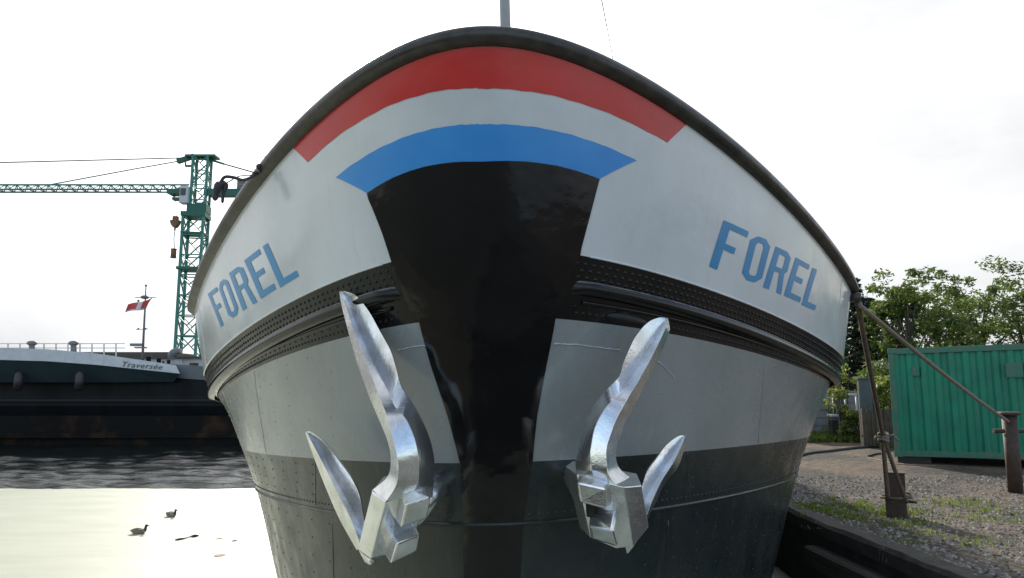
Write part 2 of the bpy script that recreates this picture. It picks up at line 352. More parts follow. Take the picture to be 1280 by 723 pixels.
boat = thing('barge', (0, 4, 0), 'big riveted barge seen bow on, its white bulwark striped red and blue and lettered FOREL', 'boat')
s_bow = [math.copysign(abs(t) ** .8, t) for t in np.linspace(-1, 1, 201)]
s_all = [-28, -20, -12, -8, -5, -3.5, -2.5, -2, -1.6, -1.25] + s_bow + [1.25, 1.6, 2, 2.5, 3.5, 5, 8, 12, 20, 28]
def band(name, v0, v1, n, m, off=0.0):
    b = MB(); rows = [[SO(s, v0 + (v1 - v0) * i / n, off) if off else S(s, v0 + (v1 - v0) * i / n) for s in s_all] for i in range(n + 1)]
    b.grid(rows); return b
bb = band('bulwark', 1, 2, 8, None)
bul = bb.build('bulwark', M['white'], boat)
b = band('', 2, 3, 4, None)
def rivet(b, s, v, r, off=0.0, h=.55, m=0):
    p = SO(s, v, off); n_ = (SO(s, v, off + .05) - p).normalized(); u = n_.orthogonal().normalized(); w = n_.cross(u)
    a = [p + (u * math.cos(t) + w * math.sin(t)) * r for t in [math.pi * j / 3 for j in range(6)]]
    c = [p + (u * math.cos(t) + w * math.sin(t)) * r * .6 + n_ * r * h for t in [math.pi * j / 3 for j in range(6)]]
    k = b.add(a + c + [p + n_ * r * h * 1.15])
    for j in range(6):
        b.face((k + j, k + (j + 1) % 6, k + 6 + (j + 1) % 6, k + 6 + j), m, True); b.face((k + 6 + j, k + 6 + (j + 1) % 6, k + 12), m, True)
def walk(v, s0, s1, step):
    out = []; s = s0; p = S(s, v)
    while s < s1:
        out.append(s); ds = .01; q = S(s + ds, v); d = (q - p).length
        s += ds * step / max(d, 1e-5) if d > 0 else .01; p = S(s, v)
    return out
for sg in (-1, 1):
    a0 = .19
    for v, st, ph in ((2.28, .062, 0), (2.52, .062, .5), (2.76, .062, 0)):
        ss = walk(v, a0, 1.6, st)
        for i, s in enumerate(ss):
            d = (ss[1] - ss[0]) * ph; rivet(b, sg * (s + d), v + random.uniform(-.01, .01), .0135, 0, .5)
b.build('upper_riveted_band', M['black'], boat)
b = band('', 3, 4, 5, None)
for sg in (-1, 1):
    for s in walk(3.80, .18, 1.6, .05): rivet(b, sg * s, 3.80, .012, 0, .5)
    for s in walk(3.62, .18, 1.6, .10): rivet(b, sg * s, 3.62, .009)
b.build('lower_riveted_band', M['black'], boat)
b = band('', 4, 5, 12, None)
for sg in (-1, 1):
    for s in walk(4.5, .30, 1.5, .34):
        for v in np.linspace(4.10, 4.92, 7):
            if random.random() < .8: rivet(b, sg * (s + random.uniform(-.004, .004)), v + random.uniform(-.02, .02), random.uniform(.007, .0105), 0, .35)
b.build('side_plating', M['grey'], boat)
b = band('', 5, 6, 6, None)
for sg in (-1, 1):
    for v in (5.85,):
        for s in walk(v, .09, 1.5, .06): rivet(b, sg * s, v, .009, 0)
    for s in walk(5.5, .3, 1.5, .34):
        for v in np.linspace(5.12, 5.7, 4): rivet(b, sg * s, v, .009, 0, .45)
b.build('boot_plating', M['bottom'], boat)
b = band('', 6, 9, 30, None)
for sg in (-1, 1):
    for s in walk(6.6, .26, 1.4, .34):
        for v in np.linspace(6.1, 7.9, 12): rivet(b, sg * s, v, .009, 0, .45)
b.build('bottom_plating', M['bottom'], boat)
# swept mouldings
def sweep(name, v, prof, m, s_list, parent=boat, sharp=None, closed=True, taper=0):
    """prof: (out, up) section carried along level v"""
    b = MB(); secs = []
    pts = [S(s, v) for s in s_list]
    for i, p in enumerate(pts):
        d = pts[min(i + 1, len(pts) - 1)] - pts[max(i - 1, 0)]; d.z = 0; d.normalize()
        o = Vector((d.y, -d.x, 0))
        f = 1 if not taper else min(1, max(0, (abs(s_list[i]) - .176) / .03))
        secs.append([p + o * (a * f + (f - 1) * .02) + Vector((0, 0, c)) for a, c in prof])
    b.loft(secs, 0, True, True, closed); return b.build(name, m, parent, sharp=sharp)
rs = [s for s in s_all]
sweep('rail', 1, [(.0, -.004), (.040, .0), (.066, .022), (.074, .052), (.064, .084), (.030, .104), (-.05, .110), (-.095, .10), (-.10, .02), (-.06, -.01)], M['rail'], rs, sharp=50)
for sg in (-1, 1):
    sl = [sg * x for x in ([.178] + list(np.linspace(.19, 1, 90)) + [1.2, 1.6, 2.2, 3.5, 6, 12, 20, 28])]
    if sg < 0: sl = sl[::-1]
    sweep('rubbing_strake', 3, [(-.03, .026), (.016, .022), (.036, .012), (.046, -.012), (.042, -.04), (.024, -.060), (-.03, -.07)], M['black'], sl, sharp=60, taper=sg)
    sweep('strake_edge', 3, [(.012, .0245), (.036, .0155), (.042, .008), (.036, .002), (.012, .010)], M['bead'], sl, taper=sg)  # thin strip that carries the painted sky reflection
    sl2 = [x for x in sl if abs(x) > .18]
    sweep('lower_moulding', 3.50, [(-.03, .016), (.012, .012), (.018, 0), (.012, -.012), (-.03, -.016)], M['black'], sl2)
sweep('lap_seam', 5.98, [(-.02, .012), (.010, .006), (.012, -.012), (-.02, -.016)], M['bottom'], rs)
for sg in (-1, 1):
    sl = [sg * x for x in np.linspace(.21, 1, 60)]
    if sg < 0: sl = sl[::-1]
    sweep('bulwark_foot_edge', 2.0, [(-.01, .010), (.007, .007), (.007, -.004), (-.01, -.004)], M['white'], sl)
for sg in (-1, 1):
    for s_, v0_, v1_, mk in ((.80, 1.03, 1.98, 'white'), (.50, 4.03, 4.98, 'grey'), (.34, 5.03, 5.9, 'bottom'), (.62, 6.1, 8.2, 'bottom'), (.30, 6.1, 8.2, 'bottom')):
        b = MB(); ss_ = [s_ + random.uniform(-.0006, .0006) for _ in range(26)]
        b.tube([SO(sg * q, v0_ + (v1_ - v0_) * i / 25, -.003) for i, q in enumerate(ss_)], [.0065 + random.uniform(-.001, .001) for _ in ss_], 6)
        b.build('plate_seam', M[mk], boat)
# deck, hatch, transom
b = MB(); rows = []
for s in [0.01] + [x for x in s_all if x > .02]:
    a, c = S(-s, 1.75), S(s, 1.75); z = min(a.z, c.z)
    rows.append([a, a.lerp(c, .25), a.lerp(c, .5), a.lerp(c, .75), c])
b.grid(rows, smooth=False); b.build('deck', M['deck'], boat)
b = MB(); b.grid([[S(-28, v) for v in range(1, 10)], [S(28, v) for v in range(1, 10)]]); b.build('transom', M['black'], boat)
b = MB(); b.box(toworld((0, 22, 3.05)), (4.6, 22, .7), -PSI); b.build('hatch_cover', M['shipg'], boat, bevel=.03)
b = MB(); b.tube([toworld((0.04, 5.9, 3.2)), toworld((.03, 5.9, 5.2)), toworld((-.06, 5.9, 8.2))], [.055, .05, .038], 12); b.build('mast', M['mast'], boat)
b = MB(); b.tube([at(752, 0, 4.4) + (at(752, 0, 4.4) - at(765, 70, 4.3)) * 1.0, at(765, 70, 4.3), at(765, 74, 4.25) + Vector((0, 0, -.1))], .0042, 5); b.build('stay_wire', M['steel'], boat)

# painted shapes lying on the plating: tricolour, stem panel, name
def interp(P, x):
    P = sorted(P)
    return float(np.interp(x, [p[0] for p in P], [p[1] for p in P]))
def smooth_poly(P, deg=4):
    a = np.polyfit([p[0] for p in P], [p[1] for p in P], deg); return lambda x: float(np.polyval(a, x))
RED_BOT = [(-0.3391,1.174), (-0.2748,1.172), (-0.1977,1.165), (-0.1129,1.189), (0.0207,1.209), (0.1275,1.202), (0.2011,1.194), (0.2594,1.187), (0.3251,1.187)]
BLUE_TOP = [(-0.2874,1.390), (-0.2217,1.370), (-0.1572,1.366), (-0.0939,1.371), (0.0406,1.383), (0.1259,1.378), (0.1847,1.372), (0.2393,1.374), (0.2798,1.382)]
BLUE_BOT = [(-0.2335,1.578), (-0.1880,1.553), (-0.1276,1.552), (-0.0657,1.559), (0.0570,1.564), (0.1243,1.557), (0.1784,1.551), (0.2259,1.563)]
fr, ft, fb = smooth_poly(RED_BOT), smooth_poly(BLUE_TOP), smooth_poly(BLUE_BOT)
def stripe(name, m, top, bot, n=90, rows=6, off=.003):
    """top / bot: (s0, s1, function) -> strip between two curves on the hull"""
    b = MB(); g = []
    for j in range(rows + 1):
        r_ = []
        for i in range(n + 1):
            t = i / n; sa = top[0] + (top[1] - top[0]) * t; sb = bot[0] + (bot[1] - bot[0]) * t
            va, vb = top[2](sa), bot[2](sb) + .0025 * math.sin(i * .9) * math.sin(i * .37 + 1); f = j / rows
            if top[2] is ft: va += .002 * math.sin(i * 1.1 + .5) * math.sin(i * .31)
            r_.append(SO(sa + (sb - sa) * f, va + (vb - va) * f, off))
        g.append(r_)
    b.grid(g); return b.build(name, m, boat)
stripe('red_stripe', M['red'], (-.3677, .3549, lambda s: 1.005), (-.3391, .3251, fr))
stripe('blue_stripe', M['blue'], (-.2874, .2798, ft), (-.2335, .2259, fb))
STEM_L = [(-0.2335,1.575), (-0.2098,1.821), (-0.1947,1.998), (-0.1768,2.999), (-0.1556,3.799), (-0.1190,4.329), (-0.0912,4.669), (-0.0648,5.036), (-.06, 5.9), (-.05, 7), (-.045, 8.3)]
STEM_R = [(0.2259,1.558), (0.2109,1.775), (0.1958,1.981), (0.1769,2.913), (0.1517,3.923), (0.1277,4.348), (0.1115,4.682), (0.0986,5.076), (.08, 5.9), (.06, 7), (.05, 8.3)]
b = MB(); g = []
vl = [0, .05, .12] + list(np.linspace(.2, 1, 4)) 
vv = sorted(set([1.56] + list(np.linspace(1.6, 5.03, 60)) + list(np.linspace(5.1, 8.3, 30)) + [2, 3, 4, 5]))
for v in vv:
    sl_ = float(np.interp(v, [p[1] for p in STEM_L], [p[0] for p in STEM_L])); sr_ = float(np.interp(v, [p[1] for p in STEM_R], [p[0] for p in STEM_R]))
    row = []
    for i in range(31):
        t = i / 30; s = sl_ + (sr_ - sl_) * t; w_ = v
        if v == 1.56: w_ = fb(s)
        elif v < 1.9: w_ = fb(s) + (v - 1.56) / .34 * (1.9 - fb(s))
        row.append(SO(s, w_, .007))
    g.append(row)
b.grid(g)
# thin outer edge so the doubling plate has a thickness
for side in (0, -1):
    b.grid([[r_[side] for r_ in g], [r_[side] - (SO(0.1 if side else -.1, vv[i], .012) - S(0.1 if side else -.1, vv[i])) for i, r_ in enumerate(g)]])
b.build('stem_plate', M['stem'], boat)
# letters: strokes as quads in a unit box (x right, y down)
def strokes(ch):
    w, h = .30, .13
    if ch == 'F': return [[(0,0),(w,0),(w,1),(0,1)], [(w,0),(1,0),(1,h),(w,h)], [(w,.44),(.72,.44),(.72,.44+h),(w,.44+h)]]
    if ch == 'E': return [[(0,0),(w,0),(w,1),(0,1)], [(w,0),(.98,0),(.98,h),(w,h)], [(w,.43),(.80,.43),(.80,.43+h),(w,.43+h)], [(w,1-h),(1,1-h),(1,1),(w,1)]]
    if ch == 'L': return [[(0,0),(w,0),(w,1),(0,1)], [(w,1-h),(1,1-h),(1,1),(w,1)]]
    if ch == 'O':
        c, d = .30, .13
        o = [(c,0),(1-c,0),(1,d),(1,1-d),(1-c,1),(c,1),(0,1-d),(0,d)]
        i = [(c+.08,h),(1-c-.08,h),(1-w,d+.06),(1-w,1-d-.06),(1-c-.08,1-h),(c+.08,1-h),(w,1-d-.06),(w,d+.06)]
        return [[o[k], o[(k+1)%8], i[(k+1)%8], i[k]] for k in range(8)]
    if ch == 'R':
        c, d = .30, .10
        return [[(0,0),(w,0),(w,1),(0,1)], [(w,0),(1-c,0),(1-c-.06,h),(w,h)], [(1-c,0),(1,d),(1-w,d+.05),(1-c-.06,h)], [(1,d),(1,.44),(1-w,.40),(1-w,d+.05)],
                [(1,.44),(.84,.54),(w+.02,.44+h),(1-w,.40)] if 0 else [(1-w,.40),(1,.44),(.86,.53),(1-c-.06,.44)], [(w,.44),(1-c-.06,.44),(.86,.53),(w,.56)], [(.60,.546),(.86,.53),(1,1),(.72,1)]]
LQ = [('F', [(-0.6970,1.234), (-0.6349,1.322), (-0.573,1.811), (-0.6255,1.776)]), ('O', [(-0.6274,1.318), (-0.5808,1.365), (-0.5334,1.822), (-0.5772,1.798)]),
      ('R', [(-0.5685,1.366), (-0.5181,1.422), (-0.4731,1.846), (-0.5222,1.822)]), ('E', [(-0.5076,1.419), (-0.4593,1.452), (-0.4199,1.847), (-0.4620,1.843)]),
      ('L', [(-0.4502,1.458), (-0.4040,1.491), (-0.3653,1.856), (-0.4091,1.857)])]
RQ = [('F', [(0.4168,1.472), (0.4657,1.441), (0.4370,1.844), (0.3908,1.840)]), ('O', [(0.4724,1.443), (0.5166,1.392), (0.4921,1.794), (0.4492,1.830)]),
      ('R', [(0.5277,1.405), (0.5711,1.362), (0.5437,1.787), (0.4979,1.809)]), ('E', [(0.5834,1.359), (0.6314,1.312), (0.5998,1.755), (0.5510,1.781)]),
      ('L', [(0.6410,1.311), (0.7018,1.228), (0.6568,1.729), (0.6060,1.766)])]
def bil(q, x, y): return tuple((1-y)*((1-x)*q[0][k] + x*q[1][k]) + y*((1-x)*q[3][k] + x*q[2][k]) for k in (0, 1))
for Q in (LQ, RQ):
    b = MB()
    for ch, q in Q:
        for st in strokes(ch):
            n_ = 8; g = []
            for j in range(n_ + 1):
                row = []
                for i in range(n_ + 1):
                    a, c = i / n_, j / n_
                    x = (1-c)*((1-a)*st[0][0] + a*st[1][0]) + c*((1-a)*st[3][0] + a*st[2][0]); y = (1-c)*((1-a)*st[0][1] + a*st[1][1]) + c*((1-a)*st[3][1] + a*st[2][1])
                    s, v = bil(q, x, y); row.append(SO(s, v, .0035))
                g.append(row)
            b.grid(g)
    tag(b.build('name_lettering', M['letter'], boat))
# near-black domed ovals below the strake, and scuffs in the grey band
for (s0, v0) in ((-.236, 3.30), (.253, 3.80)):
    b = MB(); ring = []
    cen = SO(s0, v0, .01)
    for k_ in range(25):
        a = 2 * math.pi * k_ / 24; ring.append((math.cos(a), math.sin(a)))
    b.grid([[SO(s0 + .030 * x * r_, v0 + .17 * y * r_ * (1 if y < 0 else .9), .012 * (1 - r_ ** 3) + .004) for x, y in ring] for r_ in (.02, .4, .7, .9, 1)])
    b.build('dark_oval', M['near_black'], boat)
for P_ in ([(.1419, 4.178), (.1750, 4.174), (.2383, 4.188)], [(-.1776, 4.178), (-.1467, 4.166), (-.1192, 4.173)], [(.2854, 4.217), (.3035, 4.278), (.3185, 4.363)]):
    b = MB(); pts = [(interp(P_, 0) if 0 else None)]; ss_ = np.linspace(P_[0][0], P_[-1][0], 24)
    b.tube([SO(s, interp(P_, s) + random.uniform(-.003, .003), .001) for s in ss_], [.0045 + random.uniform(-.0015, .002) for _ in ss_], 5); b.build('weld_bead', M['weld'], boat)

# ------------------------------------------------------------------ anchors
at_ = at
def at(u, v, Y): return at_(u, v, Y - .11)
def fluke(parent, st, name='fluke'):
    """stations of (outer back edge A, rim B, valley or crown C, other rim D), px + depth; channel blade running into a convex arm"""
    b = MB(); rows = []
    for A, B_, C_, D_ in st:
        A, B_, C_, D_ = at(*A), at(*B_), at(*C_), at(*D_); L = (B_ - D_).length; k = min(1, L / .12)
        rows.append([A, B_, C_, D_, D_ + Vector((0, .030, 0)) * k + Vector((0, .004, 0)), C_ + Vector((0, .075, 0)) * k + Vector((0, .004, 0)), A + (B_ - A) * .2 + Vector((0, .045, 0)) * k])
    cols = [catmull([r_[q] for r_ in rows], 4) for q in range(7)]
    b.loft([[c[i] for c in cols] for i in range(len(cols[0]))])
    return b.build(name, M['silver'], parent, sharp=32, bevel=.004)
aL = thing('anchor', at(505, 650, 4.4), 'silver anchor hung on the left side of the bow, two lugs facing right', 'anchor', 'silver anchors on the bow')
fluke(aL, [
   ((424,365,4.72),(424.8,364,4.71),(425.6,364.5,4.71),(426.6,364,4.71)),
   ((424.6,369,4.73),(427,366.5,4.69),(429,369,4.71),(433,364.5,4.69)),
   ((426.5,380,4.73),(430.5,377,4.66),(435,381,4.71),(446,370.5,4.66)),
   ((433.4,408,4.67),(438.5,402,4.59),(446,408,4.65),(461,389,4.59)),
   ((443,443,4.59),(449.5,432,4.50),(459,438,4.565),(475,414,4.50)),
   ((453.7,475,4.49),(460,459,4.41),(472,465,4.475),(488,438,4.40)),
   ((463,500,4.41),(469.7,483.6,4.32),(485,489,4.385),(495,460,4.33)),
   ((471,518.5,4.36),(479,508,4.24),(494,509,4.27),(502,484,4.33)),
   ((478,535,4.31),(487,530,4.18),(507,523,4.18),(518,508,4.31)),
   ((484,550,4.28),(493,555,4.14),(517,545,4.12),(533,538,4.27)),
   ((488,568,4.26),(496.5,572,4.12),(522,565,4.09),(540.5,563,4.25)),
   ((487.6,586,4.26),(498,588,4.12),(524,583,4.09),(543,585,4.25)),
   ((482.5,598,4.27),(494.5,608,4.12),(522,604,4.11),(541,604,4.27)),
   ((464.6,613,4.30),(483,626,4.14),(512,622,4.14),(540,622,4.31))])
fluke(aL, [
   ((381.5,540,4.98),(382.5,539,4.97),(383.5,539.5,4.97),(384.6,539,4.97)),
   ((383.5,547,4.97),(385.5,544.5,4.93),(388,547,4.95),(392,541.5,4.93)),
   ((388,560,4.94),(391.5,556,4.86),(397,561,4.91),(408,555,4.86)),
   ((395.6,581,4.88),(400.5,573,4.79),(408,579,4.85),(423,575,4.80)),
   ((408,612,4.78),(413,598,4.69),(423,606,4.75),(439,597,4.70)),
   ((421,642.5,4.68),(427,626,4.59),(438,634,4.65),(449,618,4.61)),
   ((434,667,4.60),(440,652,4.51),(449,657,4.57),(453,640,4.56)),
   ((446,688,4.54),(451,684,4.46),(458,680,4.50),(458,662,4.54))])
b = MB()
b.loft([[at(*p) for p in ((464.6,613,4.28),(482.5,626,4.15),(501,618,4.20),(541,604,4.34),(546,596,4.52),(480,594,4.50))],
        [at(*p) for p in ((455,652,4.36),(472,664,4.23),(494,655,4.27),(527,648,4.40),(532,640,4.56),(470,636,4.56))],
        [at(*p) for p in ((446.7,688,4.44),(463,700,4.31),(487,692,4.34),(510,694,4.46),(515,686,4.62),(458,680,4.62))]], smooth=False)
b.loft([[at(*p) for p in ((446.7,687,4.44),(463,699,4.30),(471,699,4.34),(460,690,4.5))], [at(*p) for p in ((457,705,4.46),(462,708,4.34),(471,705,4.36),(466,700,4.5))]], smooth=False)
b.build('crown', M['silver'], aL, bevel=.014)
b = MB()
b.hexa([at(*p) for p in ((500.5,660,4.02),(533.5,648,4.02),(539,621,3.97),(507,631,3.97))], [at(*p) for p in ((494,650,4.30),(528,640,4.34),(530,606,4.30),(497,606,4.26))])
b.build('lug', M['silver'], aL, bevel=.012)
b = MB()
b.hexa([at(*p) for p in ((488,705,4.14),(521,689,4.14),(525,668,4.09),(495.5,679.5,4.09))], [at(*p) for p in ((479,692,4.40),(512,680,4.44),(520,656,4.40),(489,668,4.36))])
b.build('lug', M['silver'], aL, bevel=.012)
b = MB(); b.tube([at(515, 640, 4.36), at(540, 612, 4.62), at(556, 598, 4.95)], [.085, .085, .085], 14); b.build('shank', M['silver'], aL)

aR = thing('anchor', at(760, 640, 4.3), 'silver anchor hung on the right side of the bow, broad crown facing out', 'anchor', 'silver anchors on the bow')
fluke(aR, [
   ((835,398,4.60),(834.4,397.2,4.59),(833,397.8,4.59),(831,397,4.59)),
   ((836.6,405,4.61),(833.5,402,4.56),(831,403.5,4.58),(823,397,4.56)),
   ((836.5,416,4.60),(830.5,413,4.51),(826,414,4.56),(809,403.5,4.51)),
   ((824.4,444.7,4.53),(816.5,442,4.44),(810,441,4.50),(793.5,422,4.44)),
   ((807,479.6,4.45),(799,474,4.36),(790,471,4.425),(780,452,4.36)),
   ((797,500,4.41),(788.5,491,4.30),(779,488,4.36),(774.5,470,4.32)),
   ((789.6,514,4.36),(780,506,4.23),(767,499,4.25),(762,483,4.32)),
   ((781,530,4.33),(771,523,4.18),(754,514,4.17),(745.5,503,4.29)),
   ((776,545,4.31),(764,542,4.15),(744,534,4.13),(732,529,4.26)),
   ((771,560,4.30),(759,558,4.13),(740,552,4.11),(725,551,4.24)),
   ((770.5,575,4.30),(758,573,4.12),(738,570,4.10),(720.5,572,4.24)),
   ((777,588,4.31),(761,594,4.12),(740,588,4.11),(720,590,4.26)),
   ((801,607,4.34),(774,611,4.15),(745,604,4.16),(723,606,4.32))])
fluke(aR, [
   ((857.8,544.5,4.86),(857,543.8,4.85),(856,544.4,4.85),(854.5,544,4.85)),
   ((857.8,549,4.86),(855.5,547.5,4.82),(853,548,4.84),(847,545.5,4.82)),
   ((855,563,4.83),(850.5,560,4.75),(846,560,4.80),(833,556,4.76)),
   ((847.6,584,4.78),(841.5,578,4.69),(835,577,4.75),(821,572.5,4.70)),
   ((831,605,4.69),(827,601,4.60),(819,600,4.66),(809,589,4.62)),
   ((821,626,4.62),(817,622,4.53),(809,620,4.59),(803.5,605,4.57)),
   ((808.8,650,4.54),(808,645,4.46),(800,640,4.51),(797,625,4.54))])
b = MB()
up = ((706.5,583,4.36),(721,593,4.22),(762,604,4.14),(780,609,4.12),(802,607,4.18),(796,592,4.42),(716,576,4.52))
lo = ((725,660,4.44),(738,672,4.31),(770,686,4.23),(791,683,4.21),(811,659,4.27),(803,648,4.52),(737,652,4.60))
b.loft([[at(*p) for p in up], [at(*[(x + y) / 2 for x, y in zip(p, q)]) for p, q in zip(up, lo)], [at(*p) for p in lo]], smooth=False)
b.loft([[at(*p) for p in ((781,683,4.25),(793,682,4.22),(797,676,4.30))], [at(*p) for p in ((783,692,4.27),(785,692,4.26),(786,690,4.30))]], smooth=False)
b.build('crown', M['silver'], aR, bevel=.014)
b = MB()
b.hexa([at(*p) for p in ((725,628,4.02),(756,636,4.00),(757,610,3.98),(721,602,3.99))], [at(*p) for p in ((723,622,4.28),(764,633,4.20),(762,602,4.22),(724,590,4.30))])
b.build('lug', M['silver'], aR, bevel=.012)
b = MB()
g = [at(*p) for p in ((737,658,4.05),(765,664,4.02),(772,650,3.99),(770,637,4.04),(738,643,4.06))]
b.hexa([at(*p) for p in ((739,674,4.13),(772,684,4.10),(766,664,4.02),(736,657,4.05))], [at(*p) for p in ((737,664,4.32),(776,678,4.26),(771,636,4.16),(737,643,4.24))])
b.build('lug', M['silver'], aR, bevel=.016)
b = MB(); b.hexa([at(*p) for p in ((733,646,4.19),(744,648,4.17),(742,628,4.16),(732,626,4.17))], [at(*p) for p in ((733,646,4.25),(744,648,4.25),(742,628,4.25),(732,626,4.25))]); b.build('slot', M['near_black'], aR)
b = MB(); b.tube([at(745, 640, 4.36), at(724, 600, 4.62), at(712, 588, 4.95)], [.085, .085, .085], 14); b.build('shank', M['silver'], aR)

at = at_
# ------------------------------------------------------------------ ropes and gear on the rail
def sag(p, q, n=24, s=.1): 
    return [Vector(p).lerp(Vector(q), i / n) - Vector((0, 0, s * math.sin(math.pi * i / n))) for i in range(n + 1)]
def on_ground(u, v, z=QZ):
    Yg = (CAMH - z) / math.tan(math.atan((v - 361.25) / FP) - PITCH) if True else 0
    a = (u - 640) / FP; b_ = (361.25 - v) / FP
    dy, dz = math.cos(PITCH) - b_ * math.sin(PITCH), math.sin(PITCH) + b_ * math.cos(PITCH)
    k = (z - CAMH) / dz; return Vector((a * k, dy * k, z))
BQ = on_ground(1122, 648) + Vector((.05, .11, 0))
knot = at(1104, 546, 8.95)
rA = at(1070, 368, 7.15)
b = MB(); b.tube([rA + Vector((-.1, .1, 0))] + sag(rA, knot, 30, .02) , .027, 10)
b.tube(sag(knot, at(1134, 628, 9.1), 20, .02), .026, 8)
b.tube(sag(knot + Vector((-.01, 0, 0)), at(1110, 622, 9.05), 14, 0), .028, 8)
ringp = []
for k_ in range(40):
    a = 2 * math.pi * k_ / 26; ringp.append(Vector((BQ.x + .178 * math.cos(a), BQ.y + .178 * math.sin(a), 1.20 + .004 * k_ + .01 * math.sin(a))))
mr = tag(b.build('mooring_rope', M['rope']), 'brown mooring rope running down from the right rail to the rusty bollard', 'rope')
b = MB(); b.tube(ringp[:28], .018, 8); b.build('rope_turns', M['rope'], mr)
b = MB()
for k_ in range(3): 
    b.tube([knot + Vector((.05 * math.cos(a), .05 * math.sin(a), -.035 + .035 * k_ + .012 * math.sin(a * 2))) for a in [2 * math.pi * j / 14 for j in range(15)]], .019, 7)
b.tube([knot + Vector((.05, -.02, 0)), knot + Vector((.10, -.04, .03)), knot + Vector((.15, -.05, -.04))], .012, 6)
b.tube([knot + Vector((-.05, -.02, 0)), knot + Vector((-.11, -.04, .01)), knot + Vector((-.13, -.05, -.03))], .012, 6)
tag(b.build('rope_lashing', M['rope2']), 'pale frayed lashing knotted round the brown mooring rope', 'lashing')
post = at(1262, 528, 12.0)
b = MB(); b.tube([at(1074, 378, 7.2)] + sag(at(1076, 383, 7.2), post, 40, .04), .024, 10)
tag(b.build('mooring_rope', M['rope2']), 'grey mooring rope stretched from the rail past the top of the green container', 'rope')
mpst = thing('mooring_post', (post.x, post.y, QZ), 'dark steel mooring post in front of the green container holding the grey rope', 'post')
b = MB(); b.tube([(post.x, post.y, QZ - .1), (post.x, post.y, post.z + .12)], .11, 16); b.build('shaft', M['rust'], mpst)
b = MB(); b.tube([(post.x, post.y, post.z + .12), (post.x, post.y, post.z + .17)], [.17, .16], 16); b.tube([(post.x - .28, post.y, post.z - .14), (post.x + .28, post.y, post.z - .14)], .035, 10); b.build('cap', M['rust'], mpst)
# bollard: rusty steel box section
bo = thing('bollard', (BQ.x, BQ.y, QZ), 'rusty square steel bollard at the quay edge with the brown rope round it', 'bollard')
b = MB(); b.box((BQ.x, BQ.y, QZ + .27), (.25, .22, .60), R(-28)); b.build('shaft', M['rust'], bo, bevel=.01)
b = MB(); b.box((BQ.x, BQ.y, QZ + .578), (.262, .232, .014), R(-28)); b.build('top_plate', M['rust'], bo)
b = MB(); b.tube([(BQ.x + .08, BQ.y - .14, QZ + .22), (BQ.x + .17, BQ.y - .2, QZ + .22)], .018, 8); b.build('pin', M['rust'], bo)
# cleat-like fairlead where ropes leave the rail
b = MB(); b.box(at(1066, 372, 7.25), (.09, .26, .09), R(-4)); b.build('rope_fairlead', M['rail'], boat, bevel=.03)
# black hoses hung over the left rail
gh = thing('hose_bundle', at(300, 225, 5.2), 'black rubber hoses hanging outboard over the left rail in front of the crane', 'hose')
b = MB(); b.tube(catmull([at(333,206,5.02), at(322,217,5.05), at(305,225,5.1), at(293,222,5.1), at(282,221,5.1), at(277,226,5.1), at(275,236,5.1)], 5), [.012] * 31, 8); b.build('hose', M['hose'], gh)
b = MB(); b.tube(catmull([at(275,228,5.1), at(272,236,5.1), at(269,246,5.1), at(271,249.5,5.1)], 4), [.020, .028, .032, .033, .032, .028, .024, .022, .022, .022, .020, .018, .01], 10); b.ball(at(276,231,5.1), .028); b.build('nozzle', M['hose'], gh)
b = MB(); b.tube(catmull([at(277,228,5.12), at(282,232,5.12), at(279,243,5.12), at(278,254,5.12)], 4), [.018, .018, .02, .022, .022, .02, .016, .014, .013, .012, .012, .011, .006], 8); b.tube(catmull([at(280,231,5.1), at(288,226,5.1), at(300,220,5.1), at(320,219,5.05)], 4), .004, 6); b.build('hose_end', M['hose'], gh)
for (u_, v_, r_, lb) in ((324, 208.5, .023, 'larger black ball float above the hoses on the left rail'), (318, 217.5, .017, 'smaller black ball float beside the hoses on the left rail')):
    t_ = thing('ball_float', at(u_, v_, 5.02), lb, 'float')
    b = MB(); b.ball(at(u_, v_, 5.02), r_, 14); b.build('ball', M['hose'], t_)
    b = MB(); b.tube([at(u_ + 2, v_ - 3, 5.02), at(u_ + 9, v_ - 2, 5.0)] , .006, 6)
    if r_ > .02: b.tube(catmull([at(318,215,5.02), at(320,204,5.02), at(327,197,5.0), at(340,193,4.97)], 4), .0022, 5)
    b.build('lanyard', M['hose'], t_)

# ------------------------------------------------------------------ neighbouring ship on the left
YS = 33.0
sh = thing('ship', (-16, YS, 0), 'black hulled ship across the water with its name on a white bow panel', 'ship')
def P3(u, v, dy=0): return at(u, v, YS + dy)
xs_ = [-30, -26, -22, -18, -14, -11.2, -9.5, -8.6]
b = MB(); secs = []
for i, x in enumerate(xs_):
    t = max(0, (x + 12) / 3.4); y0 = YS + .4 + 2.2 * t * t; zt = 3.75 - .07 * (x + 17)
    secs.append([Vector((x, y0 + .9, -.5)), Vector((x, y0 + .75, .35)), Vector((x, y0 + .35, 1.2)), Vector((x, y0 + .02, 1.75)), Vector((x, y0, 2.2)), Vector((x, y0 - .1, zt - .55)), Vector((x, y0 + 3, zt - .55)), Vector((x, y0 + 7 - 2 * t, zt - .55)), Vector((x, y0 + 7 - 2 * t, -.5))])
b.loft(secs, smooth=False); b.build('hull', M['shipb'], sh)
b = MB()
for (z, pr) in ((2.0, .10), (1.25, .06)):
    for a_, c_ in zip(xs_, xs_[1:]):
        ya, yc = [YS + .4 + 2.2 * max(0, (x + 12) / 3.4) ** 2 + (0.0 if z > 1.5 else .33) - pr for x in (a_, c_)]
        b.beam((a_, ya, z), (c_, yc, z), .10)
b.build('rubbing_strake', M['shipk'], sh)
b = MB()
